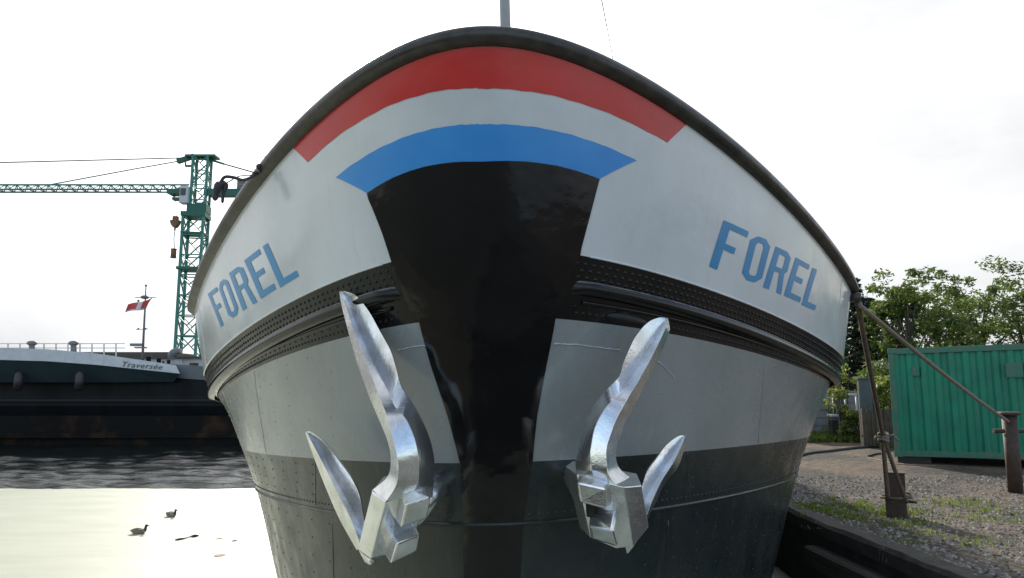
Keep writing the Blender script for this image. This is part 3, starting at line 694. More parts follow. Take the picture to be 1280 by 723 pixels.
for a_, c_ in zip(xs_, xs_[1:]):
    ya, yc = [YS + .25 + 2.2 * max(0, (x + 12) / 3.4) ** 2 for x in (a_, c_)]; za, zc_ = [3.75 - .07 * (x + 17) for x in (a_, c_)]
    b.hexa([(a_, ya, za - .62), (c_, yc, zc_ - .62), (c_, yc - .06, zc_), (a_, ya - .06, za)], [(a_, ya + .12, za - .62), (c_, yc + .12, zc_ - .62), (c_, yc + .06, zc_), (a_, ya + .06, za)])
b.build('bulwark', M['shipg'], sh)
b = MB()   # flared bow panels: white above, teal below
b.loft([[P3(225,467,-.25), P3(220,456.5,-.25), P3(220,456.5,.15), P3(225,467,.15)], [P3(120,456,-.62), P3(120,441.8,-.62), P3(120,441.8,.1), P3(120,456,.1)],
        [P3(60,451.5,-.8), P3(60,436.5,-.8), P3(60,436.5,.1), P3(60,451.5,.1)], [P3(-60,448,-.9), P3(-60,433,-.9), P3(-60,433,0), P3(-60,448,0)]], smooth=False)
b.build('name_panel', M['shipw'], sh)
b = MB(); b.loft([[P3(217,477.5,.0), P3(225,467.2,-.24), P3(225,467.2,.15), P3(217,477.5,.3)], [P3(120,478,-.2), P3(120,456.2,-.61), P3(120,456.2,.1), P3(120,478,.3)],
        [P3(60,478,-.3), P3(60,451.8,-.79), P3(60,451.8,.1), P3(60,478,.3)], [P3(-60,478,-.3), P3(-60,448.3,-.89), P3(-60,448.3,.1), P3(-60,478,.3)]], smooth=False); b.build('flare_plating', M['shipt'], sh)
b = MB(); b.box((-22, YS + .62, .55), (19, .25, 1.5)); b.build('rusty_bottom', M['shipr'], sh)
b = MB()
b.beam((-30, YS + .1, .45), (-9.4, YS + .6, .40), .22); b.build('fender_beam', M['shipr'], sh)
b = MB()
for u_ in range(-50, 160, 15): b.beam(at(u_, 446, YS + 1.2), at(u_, 429, YS + 1.2), .045)
for v_ in (429.5, 435): b.beam(at(-60, v_, YS + 1.2), at(156, v_, YS + 1.2), .035)
b.build('deck_railing', M['shipw'], sh)
for u_ in (40, 92): b = MB(); b.tube([at(u_, 446, YS + .8), at(u_, 430, YS + .8)], [.13, .13], 10); b.ball(at(u_, 429, YS + .8), .2, 10, 0, (1.2, 1, .6)); b.build('deck_ventilator', M['shipg'], sh)
for u_ in (24, 100): b = MB(); b.tube([P3(u_, 466 + .1 * k_, -.95 + .06 * abs(k_ - 4)) + Vector((0, 0, -.09 * k_)) for k_ in range(9)], [.10, .17, .18, .18, .18, .18, .18, .17, .10], 12); b.build('hanging_fender', M['hose'], sh)
# lettering on the panel
def text_mesh(body, size, name, m, parent, A, Bv, extrude=.01):
    cu = bpy.data.curves.new('t', 'FONT'); cu.body = body; cu.size = size; cu.shear = .25; cu.extrude = extrude; cu.space_character = 1.12; cu.offset = -.004 * size
    to = bpy.data.objects.new('t', cu); C.objects.link(to); bpy.context.view_layer.update()
    me = bpy.data.meshes.new_from_object(to.evaluated_get(bpy.context.evaluated_depsgraph_get())); bpy.data.objects.remove(to); bpy.data.curves.remove(cu)
    xs = [v.co.x for v in me.vertices]; w = max(xs) - min(xs); x0 = min(xs)
    ex = (Bv - A); L = ex.length; ex = ex.normalized(); ny = Vector((ex.y, -ex.x, 0)).normalized(); ez = ex.cross(ny) * -1
    if ez.z < 0: ez = -ez
    o = parent_loc(parent)
    for v in me.vertices: v.co = A + ex * (v.co.x - x0) * L / w + ez * v.co.y + ny * (v.co.z + .03) - o
    me.materials.append(m); ob = bpy.data.objects.new(name, me); C.objects.link(ob); ob.parent = parent; return ob
def panel(u, v): 
    t = (u - 120) / 105; return P3(u, v, -.62 + .37 * t)
text_mesh('Traversée', .34, 'name_lettering', M['name'], sh, panel(153, 458.3), panel(203, 462), .008)
# deckhouse
def boxpx(b, u0, u1, v0, v1, y0, y1, m=0):
    p, q = at(u0, v1, y0), at(u1, v0, y0); b.hexa([(p.x, y0, p.z), (q.x, y0, p.z), (q.x, y0, q.z), (p.x, y0, q.z)], [(p.x, y1, p.z), (q.x, y1, p.z), (q.x, y1, q.z), (p.x, y1, q.z)], m)
dh = MB(); boxpx(dh, -80, 254, 448, 474, YS + 2.5, YS + 6); dh.build('deckhouse', M['shipw'], sh)
b = MB(); boxpx(b, -84, 258, 445.5, 448, YS + 2.3, YS + 6.3); b.build('deckhouse_roof', M['brownroof'], sh)
b = MB(); boxpx(b, -90, 210, 440, 445.3, YS + 4, YS + 7); b.build('long_hatch', M['brownroof'], sh)
w_ = None
b = MB(); boxpx(b, 236.5, 247.5, 453.5, 462, YS + 2.44, YS + 2.6); wf = b.build('window', M['brownroof'], sh)
b = MB(); boxpx(b, 237.3, 246.7, 454.3, 461.3, YS + 2.41, YS + 2.5); b.build('pane', M['glass'], wf)
b = MB(); boxpx(b, 218, 228, 449, 462, YS + 2.42, YS + 2.6); b.build('door', M['shipw'], sh)
for u0, u1, v0 in ((182, 189, 445), (195, 201.5, 447), (202.5, 205, 451.5), (208, 213, 449.5)):
    b = MB(); p = at((u0 + u1) / 2, v0 + 8, YS + 1); r_ = (u1 - u0) / 2 * YS / FP; q = at((u0 + u1) / 2, v0, YS + 1)
    b.tube([p, Vector((p.x, p.y, q.z - .06)), Vector((p.x, p.y, q.z - .05)), Vector((p.x, p.y, q.z))], [r_ * .8, r_ * .8, r_, r_], 12); b.build('deck_bollard', M['steel'], sh)
b = MB(); b.tube(catmull([at(214, 449, YS + 1.5), at(215, 444, YS + 1.5), at(219, 440, YS + 1.5), at(226, 438.5, YS + 1.5)], 4), [.16, .16, .17, .18, .19, .2, .2, .2, .19, .17, .15, .13, .12], 12); b.build('ventilator_cowl', M['shipg'], sh)
b = MB(); b.tube([at(178, 450, YS + .6), at(181, 390, YS + .6), at(182.5, 357, YS + .6)], [.06, .045, .025], 8); b.ball(at(182.5, 357, YS + .6), .06)
b.beam(at(169, 372, YS + .6), at(195, 372, YS + .6), .035); b.beam(at(170, 412, YS + .6), at(185, 411, YS + .6), .03)
b.ball(at(181, 371.5, YS + .6), .16, 10, 0, (1.3, 1, .6)); b.ball(at(173, 376, YS + .6), .06); b.ball(at(173, 411, YS + .6), .05); b.ball(at(182, 411, YS + .6), .05)
b.box(at(171, 431, YS + .5), (.5, .3, .12)); b.box(at(176, 434.5, YS + .5), (.5, .2, .06))
b.build('mast', M['shipg'], sh)
fl = MB(); cols = []
for i in range(13):
    t = i / 12; u_ = 181 + (-24) * t if False else 192 - 32 * t; off_ = math.sin(t * 9) * .10
    top = at(u_, 371.5 + 10 * t + math.sin(t * 5) * 1.2, YS + .5 + off_); bot = at(u_ - 4, 383 + 8 * t ** .7 + math.sin(t * 6) * 1.0 if t > .12 else 374 + t * 70, YS + .5 + off_ * 1.2)
    cols.append([top.lerp(bot, j / 6) for j in range(7)])
k = fl.add([p for c in cols for p in c])
for i in range(12):
    for j in range(6): fl.face((k + i*7 + j, k + i*7 + j + 1, k + (i+1)*7 + j + 1, k + (i+1)*7 + j), 1 if (5 <= i <= 6 or j in (5,)) else 0, True)
f_ = fl.build('flag', [M['flagr'], M['flagw']]); sol = f_.modifiers.new('thick', 'SOLIDIFY'); sol.thickness = .01
tag(f_, 'red flag with a pale band blowing from the mast of the black ship', 'flag')

# ------------------------------------------------------------------ tower crane
YC = 80.0; S80 = YC / FP
def zc(v): return at(246, v, YC).z
tx = at(245, 272, YC).x
cr_ = thing('tower_crane', (tx, YC, 1.2), 'green lattice tower crane behind the black ship', 'crane')
def lattice(b, cx, cy, w, z0, z1, step, leg, br, rz=0):
    cs = [Vector((cx, cy, 0)) + Matrix.Rotation(rz, 3, 'Z') @ Vector((x * w / 2, y * w / 2, 0)) for x, y in ((-1,-1), (1,-1), (1,1), (-1,1))]
    for c in cs: b.beam(c + Vector((0,0,z0)), c + Vector((0,0,z1)), leg)
    n_ = max(1, round((z1 - z0) / step)); h = (z1 - z0) / n_
    for i in range(n_):
        for k_ in range(4):
            a, c = cs[k_], cs[(k_ + 1) % 4]; za, zb = z0 + i * h, z0 + (i + 1) * h
            b.beam(a + Vector((0,0,zb)), c + Vector((0,0,zb)), br)
            if (i + k_) % 2: a, c = c, a
            b.beam(a + Vector((0,0,za)), c + Vector((0,0,zb)), br); b.beam(a + Vector((0,0,zb)), a.lerp(c, .5) + Vector((0,0,(za + zb) / 2)), br * .8)
zt, zj, zs = zc(197), zc(238), zc(270)
b = MB(); lattice(b, tx, YC, 2.15, 1.2, zs - .1, 2.35, .26, .13, R(8)); b.build('tower', M['crane'], cr_)
for v_, w_, h_ in ((270, 2.6, .5), (293, 2.45, .16), (337, 2.8, .3)):
    b = MB(); b.box((tx, YC, zc(v_)), (w_, w_, h_), R(8)); b.build('platform', M['craned'], cr_)
b = MB(); lattice(b, tx + .35, YC, 1.6, zs, zt, 1.7, .24, .12, R(8)); b.build('slewing_tower', M['crane'], cr_)
b = MB(); b.box((tx + .3, YC, zs + .75), (2.1, 2.1, .9), R(8)); b.build('slewing_ring', M['craned'], cr_)
b = MB(); b.box((tx + .35, YC, zt + .05), (3.4, 1.5, .25)); b.beam(at(243, 195, YC), at(222, 202, YC), .5); b.beam(at(250, 196, YC), at(262, 199.5, YC), .45); b.beam(at(262, 199.5, YC), at(280, 205, YC), .22); b.beam(at(232, 207.5, YC), at(242, 207.5, YC), .22); b.beam(at(232, 203, YC), at(232, 208, YC), .14)
b.build('tower_head', M['craned'], cr_)
b = MB()   # jib: triangular lattice running left
zb, zu = zc(238.5), zc(231.0)
xL = tx - 44; n_ = 36
for yy in (-.6, .6): b.beam((tx - 1, YC + yy, zb), (xL, YC + yy, zb), .16)
b.beam((tx - 1, YC, zu), (xL, YC, zu), .16)
for i in range(n_):
    xa = tx - 1 - 43 * i / n_; xb = tx - 1 - 43 * (i + .5) / n_; xc_ = tx - 1 - 43 * (i + 1) / n_
    for yy in (-.6, .6): b.beam((xa, YC + yy, zb), (xb, YC, zu), .085); b.beam((xb, YC, zu), (xc_, YC + yy, zb), .085)
    b.beam((xa, YC - .6, zb), (xa, YC + .6, zb), .07)
b.build('jib', M['crane'], cr_)
b = MB(); p0, p1 = at(262, 240, YC), at(312, 242, YC)
b.beam(at(256, 240, YC), at(266, 241, YC), .6); b.box(((p0.x + 16 + p0.x) / 2, YC, zc(241.5)), (16, 1.3, .75)); b.build('counter_jib', M['craned'], cr_)
b = MB()
for i in range(11):
    x = p0.x + .3 + 1.4 * i; b.beam((x, YC - .7, zc(237)), (x, YC - .7, zc(228)), .05)
for vv_ in (228, 232.5): b.beam((p0.x, YC - .7, zc(vv_)), (p0.x + 15, YC - .7, zc(vv_)), .04)
b.build('counter_jib_railing', M['crane_white'], cr_)
b = MB(); b.box((at(306, 232, YC).x, YC - .2, zc(232)), (1.3, .9, 1.1)); b.build('control_cabinet', M['shipg'], cr_)
b = MB(); b.box((p0.x + 14, YC, zc(246)), (2.6, 1.6, 2.4)); b.build('counterweight', M['block'], cr_)
b = MB(); cxx = at(237.5, 252, YC).x; b.box((cxx - .1, YC - 1.0, zc(247)), (.95, 1.0, 2.0)); cab = b.build('cab', M['crane_white'], cr_, bevel=.1)
b = MB(); b.box((cxx - .15, YC - 1.52, zc(244)), (.6, .04, .8)); b.build('window', M['glass'], cab)
b = MB()
b.tube([at(240, 197, YC), Vector((tx - 24, YC, zc(203.5)))], .07, 5); b.tube([at(240, 198.5, YC), at(169, 211, YC), Vector((tx - 17, YC, zu))], .07, 5)
b.tube([at(280, 205, YC), Vector((p0.x + 13, YC, zc(240)))], .09, 5); b.tube([at(255, 196, YC), Vector((p0.x + 15, YC, zc(238)))], .02, 5)
b.build('pendant_line', M['cable'], cr_)
b = MB(); tr = at(221.5, 241, YC); b.box((tr.x, YC, tr.z), (1.7, 1.5, .5)); b.box((tr.x + .1, YC, tr.z - .75), (.95, .8, .28)); b.beam((tr.x - .3, YC, tr.z), (tr.x - .3, YC, tr.z - .8), .1); b.beam((tr.x + .5, YC, tr.z), (tr.x + .5, YC, tr.z - .8), .1)
b.box((tr.x + .9, YC, tr.z + .3), (1.2, 1.3, .3)); b.build('trolley', M['craned'], cr_)
b = MB()
for du in (-4.6, -1.6, 2.6, 5): b.tube([(tr.x + du * S80, YC, tr.z - .2), (at(218.8, 276, YC).x + du * .35 * S80, YC, zc(275))], .022, 4)
b.build('hoist_cable', M['cable'], cr_)
b = MB(); hx = at(219.3, 278, YC).x
b.box((hx, YC, zc(273)), (.5, .5, .45)); b.loft([[Vector((hx + a * w2, YC + c * .3, zc(vv_))) for a, c in ((-1,-1),(1,-1),(1,1),(-1,1))] for w2, vv_ in ((.48, 275.5), (.50, 278), (.38, 281), (.14, 284.5))], smooth=False)
b.tube([(hx, YC, zc(284)), (hx - .02, YC, zc(288))], .10, 6); b.build('hook_block', M['brown'], cr_)
ld = thing('hanging_weight', (at(217, 316, YC).x, YC, zc(323)), 'small brown weight hanging on a chain from the crane hook', 'weight')
b = MB(); wx = at(217, 316, YC).x; b.tube([(hx, YC, zc(287)), (hx - .06, YC, zc(298)), (wx + .05, YC, zc(311))], .05, 5); b.build('chain', M['cable'], ld)
b = MB(); b.tube([(wx, YC, zc(322)), (wx, YC, zc(311.5))], .30, 12); b.tube([(wx, YC, zc(312)), (wx, YC, zc(311))], .34, 12); b.tube([(wx, YC, zc(322.5)), (wx, YC, zc(321.5))], .34, 12); b.build('weight_body', M['brown'], ld)

# ------------------------------------------------------------------ ducks and flotsam
M['duckb'] = mat('brown_duck_feathers', (.16, .12, .085), .8, col2=(.30, .27, .23), nscale=18); M['duckh'] = mat('dark_duck_head', (.02, .035, .025), .5); M['bill'] = mat('duck_bill', (.22, .17, .05), .5)
M['duckf'] = mat('tan_duck_flank', (.42, .33, .22), .8, col2=(.22, .16, .10), nscale=16)
def duck(loc, rz, label, flank):
    t = thing('duck', loc, label, 'duck', 'ducks on the duckweed')
    mt = Matrix.Rotation(rz, 3, 'Z') * .78; b = MB()
    path = [(-.21, .085, .006, .004), (-.17, .075, .035, .018), (-.12, .055, .065, .042), (-.05, .045, .082, .060), (.03, .045, .082, .062), (.09, .055, .066, .055), (.125, .080, .042, .042), (.135, .115, .028, .030), (.14, .15, .026, .028), (.152, .178, .031, .033), (.170, .182, .028, .027), (.188, .176, .016, .014), (.205, .170, .014, .008), (.232, .166, .011, .005)]
    secs = []; 
    for i, (x, z, w, h) in enumerate(path):
        q = path[min(i+1, len(path)-1)]; p_ = path[max(i-1, 0)]; d = Vector((q[0]-p_[0], 0, q[1]-p_[1])).normalized(); up = Vector((-d.z, 0, d.x))
        secs.append([Vector(loc) + mt @ (Vector((x, 0, z)) + Vector((0, 1, 0)) * w * math.cos(a) + up * h * math.sin(a)) for a in [2*math.pi*j/12 for j in range(12)]])
    n0 = len(b.f); b.loft(secs)
    for i in range(len(path) - 1):
        for j in range(12):
            fi = n0 + i * 12 + j; b.m[fi] = 2 if i >= 11 else 1 if i >= 6 else (3 if flank and j in (0, 5, 6, 11) else 0)
    b.build('body', [M['duckb'], M['duckh'], M['bill'], M['duckf']], t)
    for sg in (-1, 1):
        b = MB(); g = []
        for i in range(9):
            x = .08 - .25 * i / 8; w = .034 * math.sin(math.pi * min(1, (i + .8) / 9)) + .004; yy = sg * (.070 - .0009 * (i - 3) ** 2 if i < 7 else .055 - .012 * (i - 6))
            g.append([Vector(loc) + mt @ Vector((x, yy * .98 + sg * .008 * math.sin(a), .072 + .005 * i * .6 + w * math.cos(a))) for a in [2*math.pi*j/8 for j in range(8)]])
        b.loft(g); b.build('wing', M['duckb'], t)
d1 = at(217, 642.5, 15.4); duck((d1.x, 15.3, .04), R(-25), 'grey brown duck sitting on the duckweed, the one farther from the corner', False)
d2 = at(174, 662, 13.6); duck((d2.x, 13.6, 0.04), R(12), 'tan flanked duck on the duckweed nearer the viewer', True)
for (u0, v0, u1, v1, lb) in ((219, 666, 248, 662.5, 'long thin twig floating on the duckweed below the ducks'),):
    Yt = 13.0; a, c = at(u0, v0, Yt), at(u1, v1, Yt + .3); a.z = c.z = .058; b = MB()
    c.y = 13.35; b.tube(catmull([a, a.lerp(c, .4) + Vector((0, -.03, .0)), a.lerp(c, .7) + Vector((0, .03, .008)), c], 4), [.006, .012, .02, .018, .012, .01, .009, .012, .02, .024, .018, .012, .005], 6); tag(b.build('twig', M['bark']), lb, 'twig')
for i, (u_, v_, s_, lb) in enumerate(((293, 679.5, .05, 'small dark leaf afloat near the barge'), (274, 676.5, .06, 'faint pale leaf afloat left of the dark leaf'), (274, 698, .09, 'broad pale leaf afloat near the bottom of the water'))):
    d_ = (480 - v_) / FP; Yl = CAMH / math.tan(math.atan((v_ - 361.25) / FP) - PITCH); p = at(u_, v_, Yl); b = MB(); k = b.add([(p.x + s_ * math.cos(a) * (1 + .2 * math.sin(3*a)), Yl + s_ * 1.3 * math.sin(a), .052) for a in [2*math.pi*j/10 for j in range(10)]] + [(p.x, Yl, .060)])
    for j in range(10): b.face((k + j, k + (j + 1) % 10, k + 10))
    tag(b.build('leaf', M['bark'] if i == 0 else M['duckf']), lb, 'leaf')

# ------------------------------------------------------------------ green container
cp = Vector((at(1119, 575, 16.5).x, 16.5, QZ)); ca = R(-31)
co = thing('shipping_container', tuple(cp), 'green corrugated steel container on the quay at the right', 'container')
ex, ey = Vector((math.cos(ca), math.sin(ca), 0)), Vector((-math.sin(ca), math.cos(ca), 0)); CH, CL, CD = 2.40, 6.1, 2.4
def cpt(x, y, z): return cp + ex * x + ey * y + Vector((0, 0, z + .14 + x * .02))
def corr(b, x0, x1, face, period=.27, depth=.045):
    xs = []; x = x0; st = [(0, 0), (.32, 0), (.5, 1), (.82, 1), (1, 0)]
    prof = []
    while x < x1 - .01:
        for a, d in st[:-1]: prof.append((min(x + a * period, x1), d * depth))
        x += period
    prof.append((x1, 0))
    b.grid([[face(a, d, .13) for a, d in prof], [face(a, d, CH - .13) for a, d in prof]], smooth=False)
b = MB(); corr(b, .10, CL - .1, lambda a, d, z: cpt(a, .02 + d, z)); corr(b, .10, CD - .1, lambda a, d, z: cpt(.02 + d, a, z)); corr(b, .10, CL - .1, lambda a, d, z: cpt(a, CD - .02 - d, z)); corr(b, .10, CD - .1, lambda a, d, z: cpt(CL - .02 - d, a, z))
b.build('corrugated_wall', M['cont'], co)
b = MB()
def cbar(x0, x1, y0, y1, z0, z1): b.hexa([cpt(x0,y0,z0), cpt(x1,y0,z0), cpt(x1,y0,z1), cpt(x0,y0,z1)], [cpt(x0,y1,z0), cpt(x1,y1,z0), cpt(x1,y1,z1), cpt(x0,y1,z1)])
for x in (0, CL - .12):
    for y in (0, CD - .12): cbar(x, x + .12, y, y + .12, 0, CH)
for z in (0, CH - .13):
    for y in (0, CD - .08): cbar(.121, CL - .121, y, y + .08, z + .001, z + .129)
    for x in (0, CL - .08): cbar(x, x + .08, .121, CD - .121, z + .001, z + .129)
b.build('frame', M['contd'], co, bevel=.008)
b = MB(); cbar(.06, CL - .06, .06, CD - .06, CH - .06, CH - .03); b.build('roof', M['contd'], co)
b = MB(); cbar(.46, .60, -.012, .02, CH - .62, CH - .42); b.build('vent', M['contd'], co)
for x in (.0, 2.6, 5.3):
    for y in (.05, CD - .4):
        b = MB(); cbar(x + .05, x + .7, y, y + .3, -.14, -.002); b.build('timber_block', M['dark'], co)
for x in (-.012, CL - .17):
    for z in (-.012, CH - .11):
        for y in (-.012,): b = MB(); cbar(x, x + .182, y, y + .17, z, z + .122); b.build('corner_casting', M['contd'], co, bevel=.01)
b = MB(); cbar(2.2, 2.5, -.014, .03, CH - .70, CH - .40); b.build('vent', M['contd'], co)

# ------------------------------------------------------------------ fence, gate pier, walls, sheds at the back of the yard
def pxz(v, Y): return at(1080, v, Y).z
def bpx(b, u0, u1, v0, Y, dep, z0=None, v1=None):
    z0 = QZ if z0 is None else z0
    if v1 is not None: z0 = at((u0+u1)/2, v1, Y).z
    p, q = at(u0, v0, Y), at(u1, v0, Y); b.hexa([(p.x, Y, z0), (q.x, Y, z0), (q.x, Y, p.z), (p.x, Y, p.z)], [(p.x, Y + dep, z0), (q.x, Y + dep, z0), (q.x, Y + dep, p.z), (p.x, Y + dep, p.z)])
gp = thing('gate_pier', (at(1080, 550, 20.6).x, 20.6, QZ), 'grey metal clad gate pier left of the brown boards', 'pier')
b = MB(); bpx(b, 1073, 1089, 474, 20.6, .1); b.build('pier_body', M['gatew'], gp, bevel=.01)
b = MB(); bpx(b, 1072, 1090, 472, 20.57, .16, v1=474.2); b.build('cap', M['gatew'], gp)
b = MB(); bpx(b, 1088.3, 1093, 480, 20.7, .12); b.build('hinge_post', M['rust'], gp)
bf = thing('board_fence', (at(1090, 550, 20.2).x, 20.2, QZ), 'fence of rusty brown upright boards between the grey pier and the container', 'fence')
b = MB(); u = 1077
while u < 1215:
    w_ = random.uniform(4.5, 6.5); bpx(b, u, u + w_ - .6, random.uniform(509, 516), 20.2 + random.uniform(-.02, .03), .04, QZ + .05); u += w_
b.build('board', M['boards'], bf)
b = MB(); bpx(b, 1077, 1215, 521, 20.27, .06, v1=524); bpx(b, 1077, 1215, 543, 20.27, .06, v1=546); b.build('fence_rail', M['dark'], bf)
for i in range(4):
    b = MB(); bpx(b, 1077 + i * 42, 1081 + i * 42, 512, 20.36, .15); b.build('fence_post', M['dark'], bf)
def brickwall(name, u0, u1, vt, Y, dep, m, label):
    b = MB(); bpx(b, u0, u1, vt, Y, dep); zt_ = at((u0+u1)/2, vt, Y).z; x0, x1 = at(u0, vt, Y).x, at(u1, vt, Y).x
    z = QZ + .25
    while z < zt_ - .05: b.box(((x0 + x1) / 2, Y - .012, z), (x1 - x0, .03, .2)); z += .25
    return tag(b.build(name, m), label, 'wall')
brickwall('block_wall', 960, 1071, 489, 24.0, .2, M['block'], 'low grey block wall behind the grass at the back of the yard')
b = MB(); b.tube([at(1040, 493.5, 23.2), at(1071, 493.5, 23.2)], .035, 8); 
for u_ in (1041, 1056, 1070): b.tube([at(u_, 493.5, 23.2), Vector((at(u_, 493.5, 23.2).x, 23.2, QZ))], .03, 8)
tag(b.build('pipe_railing', M['crane_white']), 'thin white pipe railing in front of the grey block wall', 'railing')
cx_ = thing('storage_box', (at(1044, 530, 22.6).x, 22.6, QZ), 'small white box with dark lower half standing at the grey wall', 'box')
b = MB(); bpx(b, 1039.5, 1048, 521, 22.6, .3, v1=526); b.build('box_body', M['gatew'], cx_, bevel=.01)
b = MB(); bpx(b, 1039, 1048.5, 518, 22.58, .34, v1=520.9); b.build('lid', M['crane_white'], cx_, bevel=.01)
b = MB(); bpx(b, 1040, 1048, 526.1, 22.62, .28); b.build('stand', M['dark'], cx_)
rs_ = thing('brick_shed', (at(1070, 470, 34).x, 34, QZ), 'pinkish red shed behind the grey gate pier', 'shed')
b = MB(); bpx(b, 1066, 1084, 467, 34, 3); b.build('wall', M['brick'], rs_); b = MB(); bpx(b, 1065, 1085, 464.6, 33.8, 3.4, v1=466.8); b.build('roof', M['brownroof'], rs_)
gs = thing('garden_shed', (at(1098, 470, 27).x, 27, QZ), 'low shed with a pale sheet roof between the trees', 'shed')
b = MB(); bpx(b, 1096, 1150, 462, 27, 1.0); b.build('wall', M['dark'], gs); b = MB(); p = at(1091, 460, 26.8); q = at(1152, 460, 26.8)
b.hexa([(p.x, 26.7, p.z - .05), (q.x, 26.7, p.z - .05), (q.x, 26.7, p.z + .02), (p.x, 26.7, p.z + .02)], [(p.x + .75, 28.2, p.z + .20), (q.x, 28.2, p.z + .20), (q.x, 28.2, p.z + .27), (p.x + .75, 28.2, p.z + .27)]); b.build('roof', M['green_roof'], gs)

# ground litter, hose on the ground, planks
def cable(name, px, r, m, label, cat):
    b = MB(); b.tube(catmull([on_ground(*p) + Vector((0, 0, r * .8)) for p in px], 6), r, 7); tag(b.build(name, m), label, cat)
cable('ground_hose', [(985, 575), (1010, 568), (1040, 564.5), (1070, 561), (1096, 559)], .035, M['hose'], 'dark hose lying across the yard from the barge to the fence', 'hose')
cable('ground_cable', [(1086, 571), (1094, 568.5), (1101, 568)], .025, M['hose'], 'short dark length of hose on the gravel beside the container', 'hose')
cable('white_line', [(1087, 573), (1105, 577), (1125, 581), (1170, 583)], .012, M['rope2'], 'thin pale line on the gravel running under the container', 'line')
M['pebble'] = leafmat('pebbles', (.05, .042, .032), (.36, .33, .29), rough=.9, trans=0)
b = MB(); x_edge = lambda y: float(np.interp(y, [p[1] for p in EDGE], [p[0] for p in EDGE]))
for _ in range(14000):
    y = 5.6 + 8.5 * random.random() ** 1.3; x = x_edge(y) + .12 + 7.0 * random.random() ** 1.4; r_ = random.uniform(.008, .030) * (1.7 if random.random() < .06 else 1)
    n_ = 5; ph = random.random() * 6; k = b.add([(x + r_ * math.cos(ph + 2*math.pi*j/n_) * random.uniform(.7, 1.2), y + r_ * math.sin(ph + 2*math.pi*j/n_) * random.uniform(.7, 1.2), QZ) for j in range(n_)] + [(x + random.uniform(-.3, .3) * r_, y, QZ + r_ * random.uniform(.5, .9))])
    for j in range(n_): b.face((k + j, k + (j + 1) % n_, k + n_))
tag(b.build('pebbles', M['pebble']), kind='stuff')
def blades(b, x, y, z, h, n_, sp):
    for _ in range(n_):
        a = random.random() * 6.28; px_, py_ = x + random.gauss(0, sp), y + random.gauss(0, sp); w = h * .09 + .003; hh = h * random.uniform(.4, 1.1); le = hh * random.uniform(.1, .7)
        dx, dy = math.cos(a), math.sin(a); k = b.add([(px_ - dy * w, py_ + dx * w, z), (px_ + dy * w, py_ - dx * w, z), (px_ + dy * w * .7 + dx * le * .4, py_ - dx * w * .7 + dy * le * .4, z + hh * .6), (px_ + dx * le, py_ + dy * le, z + hh), (px_ - dy * w * .7 + dx * le * .4, py_ + dx * w * .7 + dy * le * .4, z + hh * .6)])
        b.face((k, k + 1, k + 2, k + 3, k + 4))
b = MB()
for (u_, v_, n_, sp, h) in [(994, 632, 60, .07, .07), (1005, 634, 90, .10, .08), (1018, 637, 80, .10, .07), (1030, 640, 110, .11, .09), (1045, 640, 120, .12, .09), (1058, 636, 90, .10, .09), (1050, 646, 60, .1, .06), (1072, 634, 90, .10, .09), (1080, 649, 60, .1, .06), (1092, 636, 110, .11, .10), (1102, 641, 90, .1, .08), (1100, 650, 50, .1, .05), (1132, 640, 50, .06, .08), (1125, 668, 50, .15, .05), (1112, 672, 60, .15, .05), (1040, 655, 30, .12, .04), (1180, 660, 200, .35, .08), (1230, 650, 200, .4, .09)]:
    p = on_ground(u_, v_)
    for _ in range(9): blades(b, p.x + random.gauss(0, sp * 1.5), p.y + random.gauss(0, sp * 2.2), QZ, h * random.uniform(.35, .75), n_ // 4, sp * .4)
for _ in range(420):
    u_ = random.uniform(975, 1078); v_ = random.uniform(541, 553); p = on_ground(u_, v_); blades(b, p.x, p.y, QZ, random.uniform(.12, .3), 12, .12)
for _ in range(60):
    u_ = random.uniform(1085, 1280); p = on_ground(u_, random.uniform(553, 560)); blades(b, p.x, p.y, QZ, random.uniform(.1, .25), 8, .1)
tag(b.build('grass', M['grass']), kind='stuff')
b = MB(); p = Vector((x_edge(8.0) - .03, 8.0, QZ))
for a in (-.5, 0.1, .6): b.tube([p, p + Vector((-.06 * a, .05 * a, .02)), p + Vector((-.03, a * .12, -.13))], .004, 5)
tag(b.build('dry_stalks', M['rope2']), 'few dry pale stalks hanging over the quay edge', 'stalks')

